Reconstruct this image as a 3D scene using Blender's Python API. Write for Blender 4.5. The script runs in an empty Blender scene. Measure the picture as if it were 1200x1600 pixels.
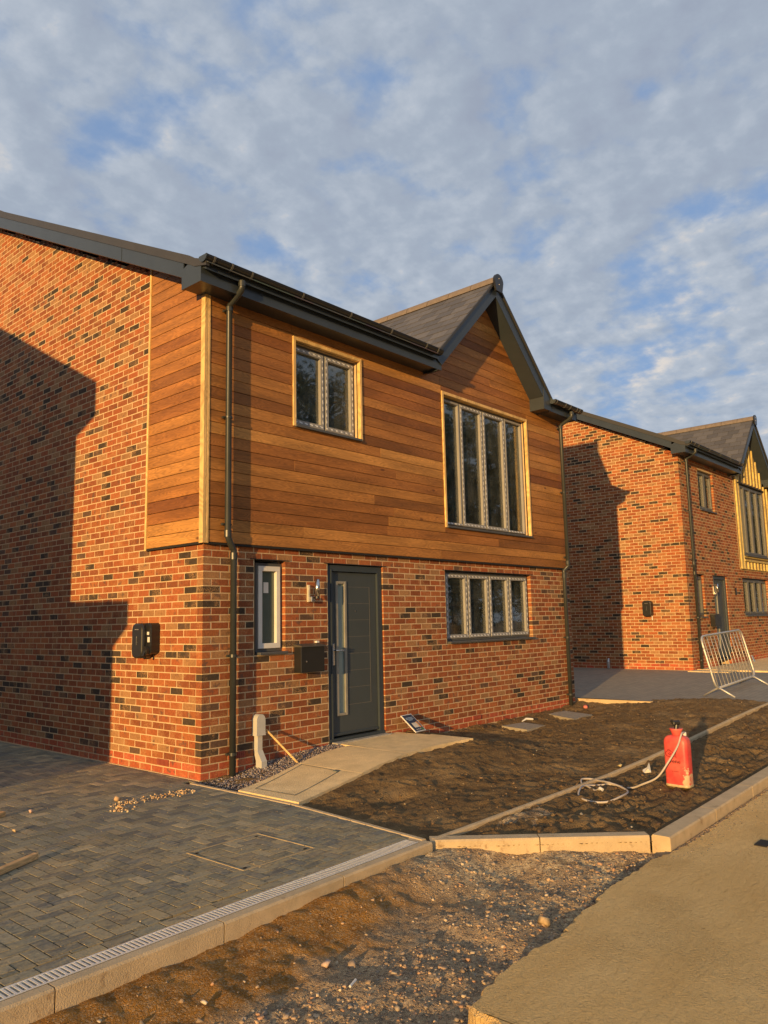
import bpy, math, random
import numpy as np
from mathutils import Vector, Matrix, noise

# ------------------------------------------------------------------ camera, world, sun, exposure
SC = bpy.context.scene
COL = SC.collection
R = math.radians
CAM = Vector((-4.7838, -6.7067, 1.5454))
YAW, PITCH, ROLL, FPX = 0.8508, 0.13956, -0.02148, 1208.6
cf = Vector((math.sin(YAW)*math.cos(PITCH), math.cos(YAW)*math.cos(PITCH), math.sin(PITCH)))
cr = Vector((math.cos(YAW), -math.sin(YAW), 0)); cu = cr.cross(cf)
cr2 = cr*math.cos(ROLL)+cu*math.sin(ROLL); cu2 = -cr*math.sin(ROLL)+cu*math.cos(ROLL)
cd = bpy.data.cameras.new('camera'); cam = bpy.data.objects.new('camera', cd); COL.objects.link(cam)
cd.sensor_fit = 'VERTICAL'; cd.sensor_height = 24; cd.lens = 24*FPX/1600; cd.clip_end = 2000; cd.clip_start = .05
cam.matrix_world = Matrix(((cr2.x, cu2.x, -cf.x, CAM.x), (cr2.y, cu2.y, -cf.y, CAM.y), (cr2.z, cu2.z, -cf.z, CAM.z), (0, 0, 0, 1)))
SC.camera = cam
SUN_EL = R(6.3)
SD = Vector((1, .294, 0)).normalized()*math.cos(SUN_EL) - Vector((0, 0, math.sin(SUN_EL)))   # the way the light travels
sl = bpy.data.lights.new('sun', 'SUN'); sl.energy = 5.0; sl.angle = R(.55); sl.color = (1.0, .61, .22)
sun = bpy.data.objects.new('sun', sl); COL.objects.link(sun)
sun.rotation_euler = SD.to_track_quat('-Z', 'Y').to_euler(); sun.location = (-20, -6, 12)
SC.view_settings.view_transform = 'Standard'; SC.view_settings.look = 'None'
SC.view_settings.exposure = 0.2; SC.view_settings.gamma = 1; SC.view_settings.use_curve_mapping = False

def make_world():
    w = bpy.data.worlds.new('World'); SC.world = w; w.use_nodes = True
    nt = w.node_tree; N = nt.nodes; L = nt.links; N.clear()
    def nd(t, **k):
        n = N.new(t)
        for a, b in k.items(): setattr(n, a, b)
        return n
    sky = nd('ShaderNodeTexSky', sky_type='NISHITA', sun_disc=False)
    sky.sun_elevation = SUN_EL; sky.sun_rotation = math.atan2(-SD.x, -SD.y)
    sky.air_density = 1.0; sky.dust_density = .8; sky.ozone_density = 4.0
    tc = nd('ShaderNodeTexCoord'); sep = nd('ShaderNodeSeparateXYZ'); L.new(tc.outputs['Generated'], sep.inputs[0])
    def m(op, a, b=None, c=None):
        n = nd('ShaderNodeMath', operation=op)
        for i, v in enumerate((a, b, c)):
            if v is None: continue
            if isinstance(v, (int, float)): n.inputs[i].default_value = v
            else: L.new(v, n.inputs[i])
        return n.outputs[0]
    zz = m('MAXIMUM', m('ADD', sep.outputs[2], .24), .10)
    cx = m('DIVIDE', sep.outputs[0], zz); cy = m('DIVIDE', sep.outputs[1], zz)
    cmb = nd('ShaderNodeCombineXYZ'); L.new(cx, cmb.inputs[0]); L.new(cy, cmb.inputs[1])
    def nz(vec, sc, det, rough, dist=0.0):
        n = nd('ShaderNodeTexNoise'); n.inputs['Scale'].default_value = sc; n.inputs['Detail'].default_value = det
        n.inputs['Roughness'].default_value = rough; n.inputs['Distortion'].default_value = dist
        L.new(vec, n.inputs['Vector']); return n.outputs['Fac']
    def off(vec, d):
        n = nd('ShaderNodeVectorMath', operation='ADD'); L.new(vec, n.inputs[0]); n.inputs[1].default_value = d; return n.outputs[0]
    base = off(cmb.outputs[0], (3.1, 7.4, 0))
    n1 = nz(base, 7.0, 8, .55, .05); n1b = nz(off(base, (-.024, .016, 0)), 7.0, 8, .55, .05)
    n2 = nz(off(base, (11, 4, 0)), 1.7, 3, .5)
    dens = m('ADD', n1, m('MULTIPLY', m('SUBTRACT', n2, .5), .35))
    mask = nd('ShaderNodeMapRange'); mask.interpolation_type = 'SMOOTHSTEP'
    L.new(dens, mask.inputs[0]); mask.inputs[1].default_value = .26; mask.inputs[2].default_value = .50; mask.inputs[3].default_value = 0.0; mask.inputs[4].default_value = .95
    rel = m('SUBTRACT', n1, n1b)
    tone = m('ADD', m('MULTIPLY', rel, 1.9), .46)
    tone = m('ADD', tone, m('MULTIPLY', m('SUBTRACT', n2, .5), -.7))
    hz = nd('ShaderNodeMapRange'); L.new(sep.outputs[2], hz.inputs[0]); hz.inputs[1].default_value = .05; hz.inputs[2].default_value = .75; hz.inputs[3].default_value = .10; hz.inputs[4].default_value = -.08
    tone = m('ADD', tone, hz.outputs[0])
    ramp = nd('ShaderNodeValToRGB'); L.new(tone, ramp.inputs[0])
    e = ramp.color_ramp.elements
    e[0].position = .05; e[0].color = (.295, .335, .415, 1); e[1].position = .95; e[1].color = (.66, .61, .56, 1)
    x = e.new(.4); x.color = (.335, .385, .46, 1)
    x = e.new(.68); x.color = (.42, .465, .53, 1)
    b1 = nd('ShaderNodeBackground'); L.new(sky.outputs[0], b1.inputs[0]); b1.inputs[1].default_value = .15
    b2 = nd('ShaderNodeBackground'); cm = nd('ShaderNodeMix', data_type='RGBA'); L.new(mask.outputs[0], cm.inputs[0]); cm.inputs[6].default_value = (.25, .36, .565, 1); L.new(ramp.outputs[0], cm.inputs[7])
    mask2 = m('ADD', m('MULTIPLY', mask.outputs[0], .3), .7)
    L.new(cm.outputs[2], b2.inputs[0]); b2.inputs[1].default_value = 1.0
    mx = nd('ShaderNodeMixShader'); L.new(mask2, mx.inputs[0]); L.new(b1.outputs[0], mx.inputs[1]); L.new(b2.outputs[0], mx.inputs[2])
    out = nd('ShaderNodeOutputWorld'); L.new(mx.outputs[0], out.inputs[0])
make_world()

# ------------------------------------------------------------------ helpers: materials
MC = {}
class NT:
    def __init__(s, name):
        s.m = bpy.data.materials.new(name); s.m.use_nodes = True; s.nt = s.m.node_tree; s.N = s.nt.nodes; s.L = s.nt.links
        s.p = s.N['Principled BSDF']; s.out = s.N['Material Output']
    def nd(s, t, **k):
        n = s.N.new(t)
        for a, b in k.items(): setattr(n, a, b)
        return n
    def put(s, sock, v):
        if v is None: return
        if isinstance(v, bpy.types.NodeSocket): s.L.new(v, sock)
        elif isinstance(v, tuple) and len(v) == 3 and sock.type == 'RGBA': sock.default_value = (*v, 1)
        else: sock.default_value = v
    def math(s, op, a, b=None, c=None):
        n = s.nd('ShaderNodeMath', operation=op)
        for i, v in enumerate((a, b, c)): s.put(n.inputs[i], v)
        return n.outputs[0]
    def vm(s, op, a, b):
        n = s.nd('ShaderNodeVectorMath', operation=op); s.put(n.inputs[0], a); s.put(n.inputs[1], b); return n.outputs[0]
    def coord(s, k='Object'): return s.nd('ShaderNodeTexCoord').outputs[k]
    def pos(s): return s.nd('ShaderNodeNewGeometry').outputs['Position']
    def noise(s, vec, sc, det=4, rough=.55, dist=0.0, col=False):
        n = s.nd('ShaderNodeTexNoise'); s.put(n.inputs['Vector'], vec); n.inputs['Scale'].default_value = sc
        n.inputs['Detail'].default_value = det; n.inputs['Roughness'].default_value = rough; n.inputs['Distortion'].default_value = dist
        return n.outputs['Color' if col else 'Fac']
    def mr(s, v, a, b, c=0.0, d=1.0):
        n = s.nd('ShaderNodeMapRange'); s.put(n.inputs[0], v)
        for i, q in enumerate((a, b, c, d)): n.inputs[i+1].default_value = q
        return n.outputs[0]
    def mix(s, f, a, b, mode='MIX'):
        n = s.nd('ShaderNodeMix', data_type='RGBA', blend_type=mode); s.put(n.inputs[0], f); s.put(n.inputs[6], a); s.put(n.inputs[7], b); return n.outputs[2]
    def bump(s, h, strength=.3, dist=.01, normal=None):
        n = s.nd('ShaderNodeBump'); n.inputs['Strength'].default_value = strength; n.inputs['Distance'].default_value = dist
        s.put(n.inputs['Height'], h)
        if normal is not None: s.put(n.inputs['Normal'], normal)
        return n.outputs[0]
    def set(s, color=None, rough=None, metal=None, normal=None, spec=None):
        s.put(s.p.inputs['Base Color'], color); s.put(s.p.inputs['Roughness'], rough); s.put(s.p.inputs['Metallic'], metal)
        s.put(s.p.inputs['Normal'], normal); s.put(s.p.inputs['Specular IOR Level'], spec); return s.m

def plain(name, c, rough=.6, metal=0.0, var=.15, sc=6.0, bump=.05, bsc=60.0, spec=.4, dirt=None):
    if name in MC: return MC[name]
    t = NT(name); g = t.pos()
    f = t.noise(g, sc, 5, .6); k = t.mr(f, .3, .7, 1-var, 1+var)
    n = t.nd('ShaderNodeVectorMath', operation='SCALE'); n.inputs[0].default_value = c; t.put(n.inputs['Scale'], k)
    colr = n.outputs[0]
    if dirt:
        d = t.mr(t.noise(g, 9, 6, .7), dirt[3], dirt[3]+.14)
        colr = t.mix(d, colr, tuple(dirt[:3]))
    nm = t.bump(t.noise(g, bsc, 3, .6), bump, .01) if bump else None
    MC[name] = t.set(colr, rough, metal, nm, spec); return MC[name]

def brick_mat(single):
    t = NT('facing_brick' if single else 'facing_brick_joined')
    if single: c = t.nd('ShaderNodeObjectInfo').outputs['Color']
    else: c = t.nd('ShaderNodeAttribute', attribute_name='col').outputs['Color']
    g = t.pos()
    a = t.noise(g, 38, 4, .65); k = t.mr(a, .3, .7, .74, 1.22)
    s = t.nd('ShaderNodeVectorMath', operation='SCALE'); t.put(s.inputs[0], c); t.put(s.inputs['Scale'], k)
    big = t.mr(t.noise(g, 4.5, 3, .5), .50, .60); pale = t.math('MULTIPLY', t.mr(t.noise(g, 75, 4, .75), .45, .62, 0, .8), big)
    col = t.mix(pale, s.outputs[0], (.46, .25, .105))
    burnt = t.mr(t.noise(t.vm('ADD', g, (5., 3., 9.)), 8.5, 4, .6), .60, .68, 0, .75)
    col = t.mix(burnt, col, (.12, .075, .055))
    h = t.math('ADD', t.noise(g, 45, 5, .7), t.math('MULTIPLY', t.noise(g, 170, 2, .5), .4))
    return t.set(col, .92, None, t.bump(h, .6, .0045), .25)

def mortar_mat():
    t = NT('mortar'); g = t.pos(); f = t.noise(g, 14, 5, .6)
    col = t.mix(t.mr(f, .3, .7), (.54, .39, .22), (.68, .50, .29))
    return t.set(col, .95, None, t.bump(t.noise(g, 160, 3, .6), .5, .004), .2)

def wood_mat(name, cols, scale=1.0, knots=True, upright=False):
    t = NT(name); o = t.coord('Object'); rnd = t.nd('ShaderNodeObjectInfo').outputs['Random']
    offs = t.nd('ShaderNodeCombineXYZ'); t.put(offs.inputs[0], t.math('MULTIPLY', rnd, 37.0)); t.put(offs.inputs[1], t.math('MULTIPLY', rnd, 91.0)); t.put(offs.inputs[2], t.math('MULTIPLY', rnd, 53.0))
    v = t.vm('ADD', o, offs.outputs[0])
    if upright:
        sx = t.nd('ShaderNodeSeparateXYZ'); t.put(sx.inputs[0], v); cx = t.nd('ShaderNodeCombineXYZ'); t.put(cx.inputs[0], sx.outputs[2]); t.put(cx.inputs[1], sx.outputs[1]); t.put(cx.inputs[2], sx.outputs[0]); v = cx.outputs[0]
    vs = t.vm('MULTIPLY', v, (1.1*scale, 1.1*scale, 9.0*scale))
    big = t.noise(vs, 1.6, 2, .4)
    rings = t.nd('ShaderNodeMath', operation='FRACT'); t.put(rings.inputs[0], t.math('MULTIPLY', big, 15.0))
    r2 = t.math('ABSOLUTE', t.math('SUBTRACT', rings.outputs[0], .5))
    fine = t.noise(t.vm('MULTIPLY', v, (4.*scale, 4.*scale, 130.*scale)), 1.0, 3, .6)
    grain = t.math('ADD', t.math('MULTIPLY', r2, .9), t.math('MULTIPLY', fine, .55))
    ramp = t.nd('ShaderNodeValToRGB'); t.put(ramp.inputs[0], rnd); e = ramp.color_ramp.elements
    e[0].position = 0; e[0].color = (*cols[0], 1); e[1].position = 1; e[1].color = (*cols[-1], 1)
    for i, c in enumerate(cols[1:-1]): q = e.new((i+1)/(len(cols)-1)); q.color = (*c, 1)
    k = t.mr(grain, .15, .85, .66, 1.22)
    s = t.nd('ShaderNodeVectorMath', operation='SCALE'); t.put(s.inputs[0], ramp.outputs[0]); t.put(s.inputs['Scale'], k)
    cl = s.outputs[0]
    tone = t.mr(t.noise(t.vm('MULTIPLY', v, (.8, .8, 6.)), 1.3, 3, .5), .33, .67, .76, 1.2)
    s2 = t.nd('ShaderNodeVectorMath', operation='SCALE'); t.put(s2.inputs[0], cl); t.put(s2.inputs['Scale'], tone); cl = s2.outputs[0]
    if knots:
        vo = t.nd('ShaderNodeTexVoronoi'); t.put(vo.inputs['Vector'], t.vm('MULTIPLY', v, (1.5, 1.5, 4.0))); vo.inputs['Scale'].default_value = .9
        kn = t.mr(vo.outputs['Distance'], .035, .075, .8, 0)
        cl = t.mix(kn, cl, (.10, .035, .012))
    return t.set(cl, .55, None, t.bump(grain, .25, .003), .3)

def attr_mat(name, rough=.9, bump=.5, bsc=60, var=.25, spec=.25):
    t = NT(name); g = t.pos(); c = t.nd('ShaderNodeAttribute', attribute_name='col').outputs['Color']
    k = t.mr(t.noise(g, bsc, 4, .65), .3, .7, 1-var, 1+var)
    s = t.nd('ShaderNodeVectorMath', operation='SCALE'); t.put(s.inputs[0], c); t.put(s.inputs['Scale'], k)
    return t.set(s.outputs[0], rough, None, t.bump(t.noise(g, bsc*1.4, 4, .6), bump, .006), spec)

def objcol_mat(name, rough=.85, bump=.4, bsc=55, var=.25, stain=None):
    t = NT(name); g = t.pos(); c = t.nd('ShaderNodeObjectInfo').outputs['Color']
    k = t.mr(t.noise(g, bsc, 4, .65), .3, .7, 1-var, 1+var)
    s = t.nd('ShaderNodeVectorMath', operation='SCALE'); t.put(s.inputs[0], c); t.put(s.inputs['Scale'], k); cl = s.outputs[0]
    if stain:
        d = t.mr(t.noise(g, 2.3, 6, .68), .46, .70, 0, .55); cl = t.mix(d, cl, stain)
        o = t.coord('Object'); rn = t.nd('ShaderNodeObjectInfo').outputs['Random']
        cmb = t.nd('ShaderNodeCombineXYZ'); t.put(cmb.inputs[0], t.math('MULTIPLY', rn, 31.)); t.put(cmb.inputs[1], t.math('MULTIPLY', rn, 17.))
        st = t.noise(t.vm('MULTIPLY', t.vm('ADD', g, cmb.outputs[0]), (9., 24., 9.)), 1.0, 5, .7, .8)
        cl = t.mix(t.mr(st, .50, .64, 0, .7), cl, (.42, .33, .17)); cl = t.mix(t.mr(st, .36, .46, .65, 0), cl, (.10, .095, .085))
    return t.set(cl, rough, None, t.bump(t.noise(g, bsc*1.6, 4, .6), bump, .005), .3)

def glass_mat(name='window_glass', tint=(.88, .91, .88), refl=1.0):
    if name in MC: return MC[name]
    t = NT(name); t.N.remove(t.p)
    fr = t.nd('ShaderNodeFresnel'); fr.inputs[0].default_value = 1.5
    k = t.math('MULTIPLY', fr.outputs[0], 1.15*refl); k = t.math('MINIMUM', t.math('ADD', k, .03), .9)
    gl = t.nd('ShaderNodeBsdfGlossy'); gl.inputs['Roughness'].default_value = .02
    gl.inputs['Normal'].default_value = (0, 0, 0)
    t.L.new(t.bump(t.noise(t.pos(), 1.6, 2, .5), .10, .02), gl.inputs['Normal'])
    tr = t.nd('ShaderNodeBsdfTransparent'); tr.inputs[0].default_value = (*tint, 1)
    mx = t.nd('ShaderNodeMixShader'); t.L.new(k, mx.inputs[0]); t.L.new(tr.outputs[0], mx.inputs[1]); t.L.new(gl.outputs[0], mx.inputs[2])
    t.L.new(mx.outputs[0], t.out.inputs[0])
    df = t.nd('ShaderNodeBsdfDiffuse'); df.inputs[0].default_value = (.62, .64, .56, 1); m2 = t.nd('ShaderNodeMixShader')
    t.L.new(t.mr(t.noise(t.pos(), 3.5, 5, .6), .35, .7, .015, .07), m2.inputs[0]); t.L.new(mx.outputs[0], m2.inputs[1]); t.L.new(df.outputs[0], m2.inputs[2]); t.L.new(m2.outputs[0], t.out.inputs[0])
    MC[name] = t.m; return t.m

def tape_mat():
    t = NT('protective_film'); g = t.pos()
    s = t.math('ADD', t.math('ADD', t.nd('ShaderNodeSeparateXYZ').outputs[0], 0), 0)
    sep = t.nd('ShaderNodeSeparateXYZ'); t.put(sep.inputs[0], g)
    u = t.math('MULTIPLY', t.math('ADD', sep.outputs[0], t.math('MULTIPLY', sep.outputs[2], 1.0)), 72.0)
    w = t.math('SINE', u)
    w2 = t.math('SINE', t.math('MULTIPLY', t.math('SUBTRACT', sep.outputs[0], sep.outputs[2]), 150.0))
    f = t.mr(t.math('ADD', w, t.math('MULTIPLY', w2, .6)), -.1, .4)
    return t.set(t.mix(f, (.26, .265, .27), (.78, .78, .76)), .3, None, t.bump(t.noise(g, 60, 3), .4, .003), .5)

# ------------------------------------------------------------------ helpers: meshes and objects
class MB:
    def __init__(s): s.v = []; s.f = []; s.c = []; s.cur = None; s.mi = []; s.m = 0
    def add(s, vs, fs):
        b = len(s.v); s.v += [tuple(q) for q in vs]; s.f += [tuple(b+i for i in f) for f in fs]
        s.mi += [s.m]*len(fs)
        if s.cur is not None: s.c += [s.cur]*len(vs)
        return s
    def box(s, x0, x1, y0, y1, z0, z1):
        vs = [(x0, y0, z0), (x1, y0, z0), (x1, y1, z0), (x0, y1, z0), (x0, y0, z1), (x1, y0, z1), (x1, y1, z1), (x0, y1, z1)]
        return s.add(vs, [(0, 3, 2, 1), (4, 5, 6, 7), (0, 1, 5, 4), (1, 2, 6, 5), (2, 3, 7, 6), (3, 0, 4, 7)])
    def cbox(s, x0, x1, y0, y1, z0, z1, c=.004):            # box with chamfered edges on all sides
        V = []; F = []
        def ring(z, i): return [(x0+i, y0+i*0, z)]
        X = (x0, x0+c, x1-c, x1); Y = (y0, y0+c, y1-c, y1); Z = (z0, z0+c, z1-c, z1)
        def oct_(z, o):
            a = c if o else 0
            return [(X[1]+0, Y[0]+a, z), (X[2], Y[0]+a, z), (X[3]-a, Y[1], z), (X[3]-a, Y[2], z), (X[2], Y[3]-a, z), (X[1], Y[3]-a, z), (X[0]+a, Y[2], z), (X[0]+a, Y[1], z)]
        lv = [oct_(Z[0], 1), oct_(Z[1], 0), oct_(Z[2], 0), oct_(Z[3], 1)]
        for q in lv: V += q
        F.append(tuple(reversed(range(8))))
        for k in range(3):
            for i in range(8): j = (i+1) % 8; F.append((k*8+i, k*8+j, (k+1)*8+j, (k+1)*8+i))
        F.append(tuple(range(24, 32)))
        return s.add(V, F)
    def prism(s, poly, axis, a, b):                          # poly: list of 2D points; axis: 'x','y','z' extrusion
        def P(u, v, w): return {'x': (w, u, v), 'y': (u, w, v), 'z': (u, v, w)}[axis]
        n = len(poly); vs = [P(u, v, a) for u, v in poly]+[P(u, v, b) for u, v in poly]
        fs = [tuple(range(n)), tuple(reversed(range(n, 2*n)))]+[(i, n+i, n+(i+1) % n, (i+1) % n) for i in range(n)]
        return s.add(vs, fs)
    def tube(s, pts, r, n=10, caps=True, rs=None):
        P = [Vector(p) for p in pts]; rings = []
        up = Vector((0, 0, 1)); prev = None
        for i, p in enumerate(P):
            d = (P[min(i+1, len(P)-1)]-P[max(i-1, 0)]).normalized()
            if prev is None: a = d.cross(up) if abs(d.z) < .95 else d.cross(Vector((1, 0, 0)))
            else: a = prev-d*prev.dot(d)
            a.normalize(); prev = a; b = d.cross(a); q = rs[i] if rs else r
            rings.append([p+(a*math.cos(2*math.pi*k/n)+b*math.sin(2*math.pi*k/n))*q for k in range(n)])
        vs = [v for ring in rings for v in ring]; fs = []
        for i in range(len(P)-1):
            for k in range(n): l = (k+1) % n; fs.append((i*n+k, i*n+l, (i+1)*n+l, (i+1)*n+k))
        if caps: fs += [tuple(reversed(range(n))), tuple(range((len(P)-1)*n, len(P)*n))]
        return s.add(vs, fs)
    def lathe(s, prof, n=24, c=(0, 0, 0), sx=1.0, sy=1.0, ang=0.0, pw=2.0):
        vs = []; fs = []
        for r_, z in prof:
            for k in range(n):
                t = 2*math.pi*k/n; ct, st = math.cos(t), math.sin(t)
                ct = math.copysign(abs(ct)**(2/pw), ct); st = math.copysign(abs(st)**(2/pw), st)
                x, y = r_*ct*sx, r_*st*sy
                vs.append((c[0]+x*math.cos(ang)-y*math.sin(ang), c[1]+x*math.sin(ang)+y*math.cos(ang), c[2]+z))
        for i in range(len(prof)-1):
            for k in range(n): l = (k+1) % n; fs.append((i*n+k, i*n+l, (i+1)*n+l, (i+1)*n+k))
        fs += [tuple(reversed(range(n))), tuple(range((len(prof)-1)*n, len(prof)*n))]
        return s.add(vs, fs)
    def mesh(s, name, mats, smooth=False):
        me = bpy.data.meshes.new(name); me.from_pydata(s.v, [], s.f)
        for m in (mats if isinstance(mats, (list, tuple)) else [mats]): me.materials.append(m)
        if any(s.mi): me.polygons.foreach_set('material_index', s.mi)
        if s.c:
            a = me.color_attributes.new('col', 'FLOAT_COLOR', 'POINT')
            a.data.foreach_set('color', np.array([(*c, 1) for c in s.c], dtype=np.float32).ravel())
        if smooth: me.polygons.foreach_set('use_smooth', [True]*len(me.polygons))
        me.update(); return me
    def obj(s, name, mats, parent=None, smooth=False, loc=None, rot=None, **props):
        o = bpy.data.objects.new(name, s.mesh(name, mats, smooth)); COL.objects.link(o)
        if parent is not None: o.parent = parent
        if loc: o.location = loc
        if rot: o.rotation_euler = rot
        for k, v in props.items(): o[k] = v
        return o
    def fixnormals(s): return s

def thing(name, label, cat, loc=(0, 0, 0), rot=(0, 0, 0), group=None):
    o = bpy.data.objects.new(name, None); COL.objects.link(o); o.location = loc; o.rotation_euler = rot
    o.empty_display_size = .2; o['label'] = label; o['category'] = cat
    if group: o['group'] = group
    return o
def tag(o, label, cat, group=None):
    o['label'] = label; o['category'] = cat
    if group: o['group'] = group
    return o
def inst(me, name, parent, loc, rot=(0, 0, 0), color=None):
    o = bpy.data.objects.new(name, me); COL.objects.link(o); o.parent = parent; o.location = loc; o.rotation_euler = rot
    if color: o.color = (*color, 1)
    return o
def project(p):
    d = Vector(p)-CAM; z = d.dot(cf)
    if z < .2: return None
    return 600+FPX*d.dot(cr2)/z, 800-FPX*d.dot(cu2)/z, z
def inframe(p, m=30):
    q = project(p); return q is not None and -m < q[0] < 1200+m and -m < q[1] < 1600+m
def sstep(a, b, x): t = min(1, max(0, (x-a)/(b-a))); return t*t*(3-2*t)

M = {}
M['brick'] = brick_mat(True); M['brickj'] = brick_mat(False); M['mortar'] = mortar_mat()
M['cedar'] = wood_mat('cedar_cladding', [(.21, .075, .018), (.40, .170, .040), (.30, .112, .027), (.56, .275, .072), (.36, .142, .034), (.44, .195, .048), (.25, .092, .023), (.47, .215, .052), (.19, .068, .018)])
M['trim'] = wood_mat('pale_cedar_trim', [(.72, .46, .17), (.78, .52, .20)], knots=False, upright=True)
M['treated'] = wood_mat('treated_batten', [(.58, .42, .12), (.66, .50, .18), (.50, .38, .13)], knots=False, upright=True)
M['plank'] = wood_mat('rough_timber', [(.60, .36, .15), (.64, .40, .18)])
M['frame'] = plain('dark_grey_frame', (.085, .088, .09), .38, 0, .06, 3, 0, spec=.5)
M['sash'] = plain('grey_sash', (.30, .29, .265), .4, 0, .08, 4, 0)
M['film'] = tape_mat(); M['sashd'] = plain('dark_sash', (.12, .118, .108), .4, 0, .08, 4, 0)
M['fascia'] = plain('slate_grey_board', (.036, .046, .056), .33, 0, .10, 3, .02, 30, .5)
M['gutter'] = plain('black_gutter_plastic', (.020, .020, .021), .28, 0, .1, 5, 0, spec=.5)
M['pipe'] = plain('dark_rainwater_pipe', (.034, .038, .036), .38, 0, .15, 7, 0, spec=.5)
M['clip'] = plain('gutter_clip_edge', (.10, .10, .095), .35, 0, .1)
M['slate'] = objcol_mat('roof_slate', .55, .25, 30, .12)
M['slatej'] = attr_mat('roof_slate_joined', .6, .3, 40, .12)
M['ridge'] = plain('weathered_ridge_tile', (.19, .15, .115), .8, 0, .15, 12, .2)
M['plaster'] = plain('plasterboard', (.62, .64, .58), .9, 0, .05)
M['dark'] = plain('dark_void', (.02, .018, .016), .9, 0, .1)
M['door'] = plain('grey_door_skin', (.055, .068, .074), .42, 0, .05, 3, .03, 200)
M['doorframe'] = plain('grey_door_frame', (.042, .055, .066), .4, 0, .05, 3, 0)
M['chrome'] = plain('brushed_chrome', (.62, .60, .57), .25, 1, .05)
M['black'] = plain('black_powder_coat', (.018, .018, .018), .32, 0, .1, 8, .02, 200, .5)
M['blackp'] = plain('black_plastic', (.022, .021, .02), .35, 0, .1, 8, 0, spec=.5)
M['white'] = plain('white_plastic', (.70, .68, .62), .5, 0, .06)
M['greyp'] = plain('pale_grey_plastic', (.50, .49, .44), .5, 0, .08)
M['conc'] = plain('pale_concrete', (.84, .63, .33), .93, 0, .16, 4, 1.0, 90, .2, dirt=(.66, .46, .22, .62))
M['conc2'] = plain('kerb_concrete', (.55, .42, .25), .93, 0, .14, 7, .5, 140, .2, dirt=(.30, .20, .11, .58))
M['steel'] = plain('galvanised_steel', (.52, .53, .53), .38, .85, .12, 20, .02)
M['galv'] = plain('dull_galvanised_tube', (.58, .56, .50), .45, .6, .15, 20, .05)
M['bar'] = plain('galvanised_grating_bar', (.80, .77, .68), .5, .25, .12, 20, .05)
M['rim'] = plain('tarnished_steel_rim', (.16, .19, .17), .6, .3, .3, 20, .2)
M['stones'] = attr_mat('loose_stone', .9, .4, 90, .22)
M['membrane'] = plain('breather_membrane', (.30, .22, .13), .8, 0, .12, 5, .2, 25)
M['glass'] = glass_mat(); M['frost'] = plain('frosted_glass', (.24, .31, .29), .18, 0, .10, 4, 0, spec=.7)
M['frostd'] = plain('dim_frosted_glass', (.085, .105, .085), .15, 0, .10, 4, 0, spec=.6)
M['lintel'] = plain('steel_lintel_lip', (.03, .028, .025), .6)
M['brass'] = plain('pale_back_plate', (.70, .62, .45), .4, .3, .1)

# ------------------------------------------------------------------ brick walls
def brick_colour(rng, row, plinth=2, flip=0, dk=0.0):
    if row < plinth: c = (.56+rng.uniform(-.05, .05), .135+rng.uniform(-.02, .02), .058)
    else:
        q = rng.random()+dk
        if q < .085: c = (.085, .060, .040)
        elif q < .13: c = (.16, .092, .058)
        elif q < .25: c = (.44, .225, .098)
        elif q < .50: c = (.33, .105, .042)
        elif q < .80: c = (.43, .128, .046)
        else: c = (.48, .160, .055)
    k = rng.uniform(.86, 1.13); return tuple(min(1, v*k) for v in c)

def brick_shape(mb, L, H, D, rng, base=(0, 0, 0), U=(1, 0, 0), Nn=(0, -1, 0), proud=.0014):
    """a brick: front face chamfered and slightly out of true. U is along the wall, Nn outwards."""
    c = .002; j = lambda: rng.uniform(-.0016, .0016)
    def W(u, z, n): return (base[0]+U[0]*u+Nn[0]*n, base[1]+U[1]*u+Nn[1]*n, base[2]+z)
    p = proud+rng.uniform(-.0006, .0012)
    b4 = [(0+j(), 0+j()), (L+j(), 0+j()), (L+j(), H+j()), (0+j(), H+j())]
    ins = [(c, c), (-c, c), (-c, -c), (c, -c)]
    vs = [W(u, z, -D) for u, z in b4]+[W(u, z, p-c) for u, z in b4]+[W(u+i[0], z+i[1], p) for (u, z), i in zip(b4, ins)]
    fs = [(3, 2, 1, 0)]+[(i, (i+1) % 4, 4+(i+1) % 4, 4+i) for i in range(4)]+[(4+i, 4+(i+1) % 4, 8+(i+1) % 4, 8+i) for i in range(4)]+[(8, 9, 10, 11)]
    mb.add(vs, fs)

def brick_layout(length, rows, openings, top, rng, start_half=0, z0=0.0, pin=None):
    out = []
    for r in range(rows):
        z = z0+r*.075
        off = 0 if (r+start_half) % 2 == 0 else -.1125
        x = off
        while x < length:
            a, b = max(0, x), min(length, x+.215)
            x += .225
            b -= .003; a += .001*(a > 0)
            if b-a < .03: continue
            if top is not None and z > top((a+b)/2): continue
            segs = [(a, b)]
            for (ox0, ox1, oz0, oz1) in openings:
                if oz0-.01 < z+.03 < oz1-.001:
                    ns = []
                    for (p, q) in segs:
                        if q <= ox0 or p >= ox1: ns.append((p, q)); continue
                        if p < ox0: ns.append((p, ox0-.002))
                        if q > ox1: ns.append((ox1+.002, q))
                    segs = ns
            for p, q in segs:
                if q-p > .025: out.append((p, q, z, r))
    return out

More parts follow.
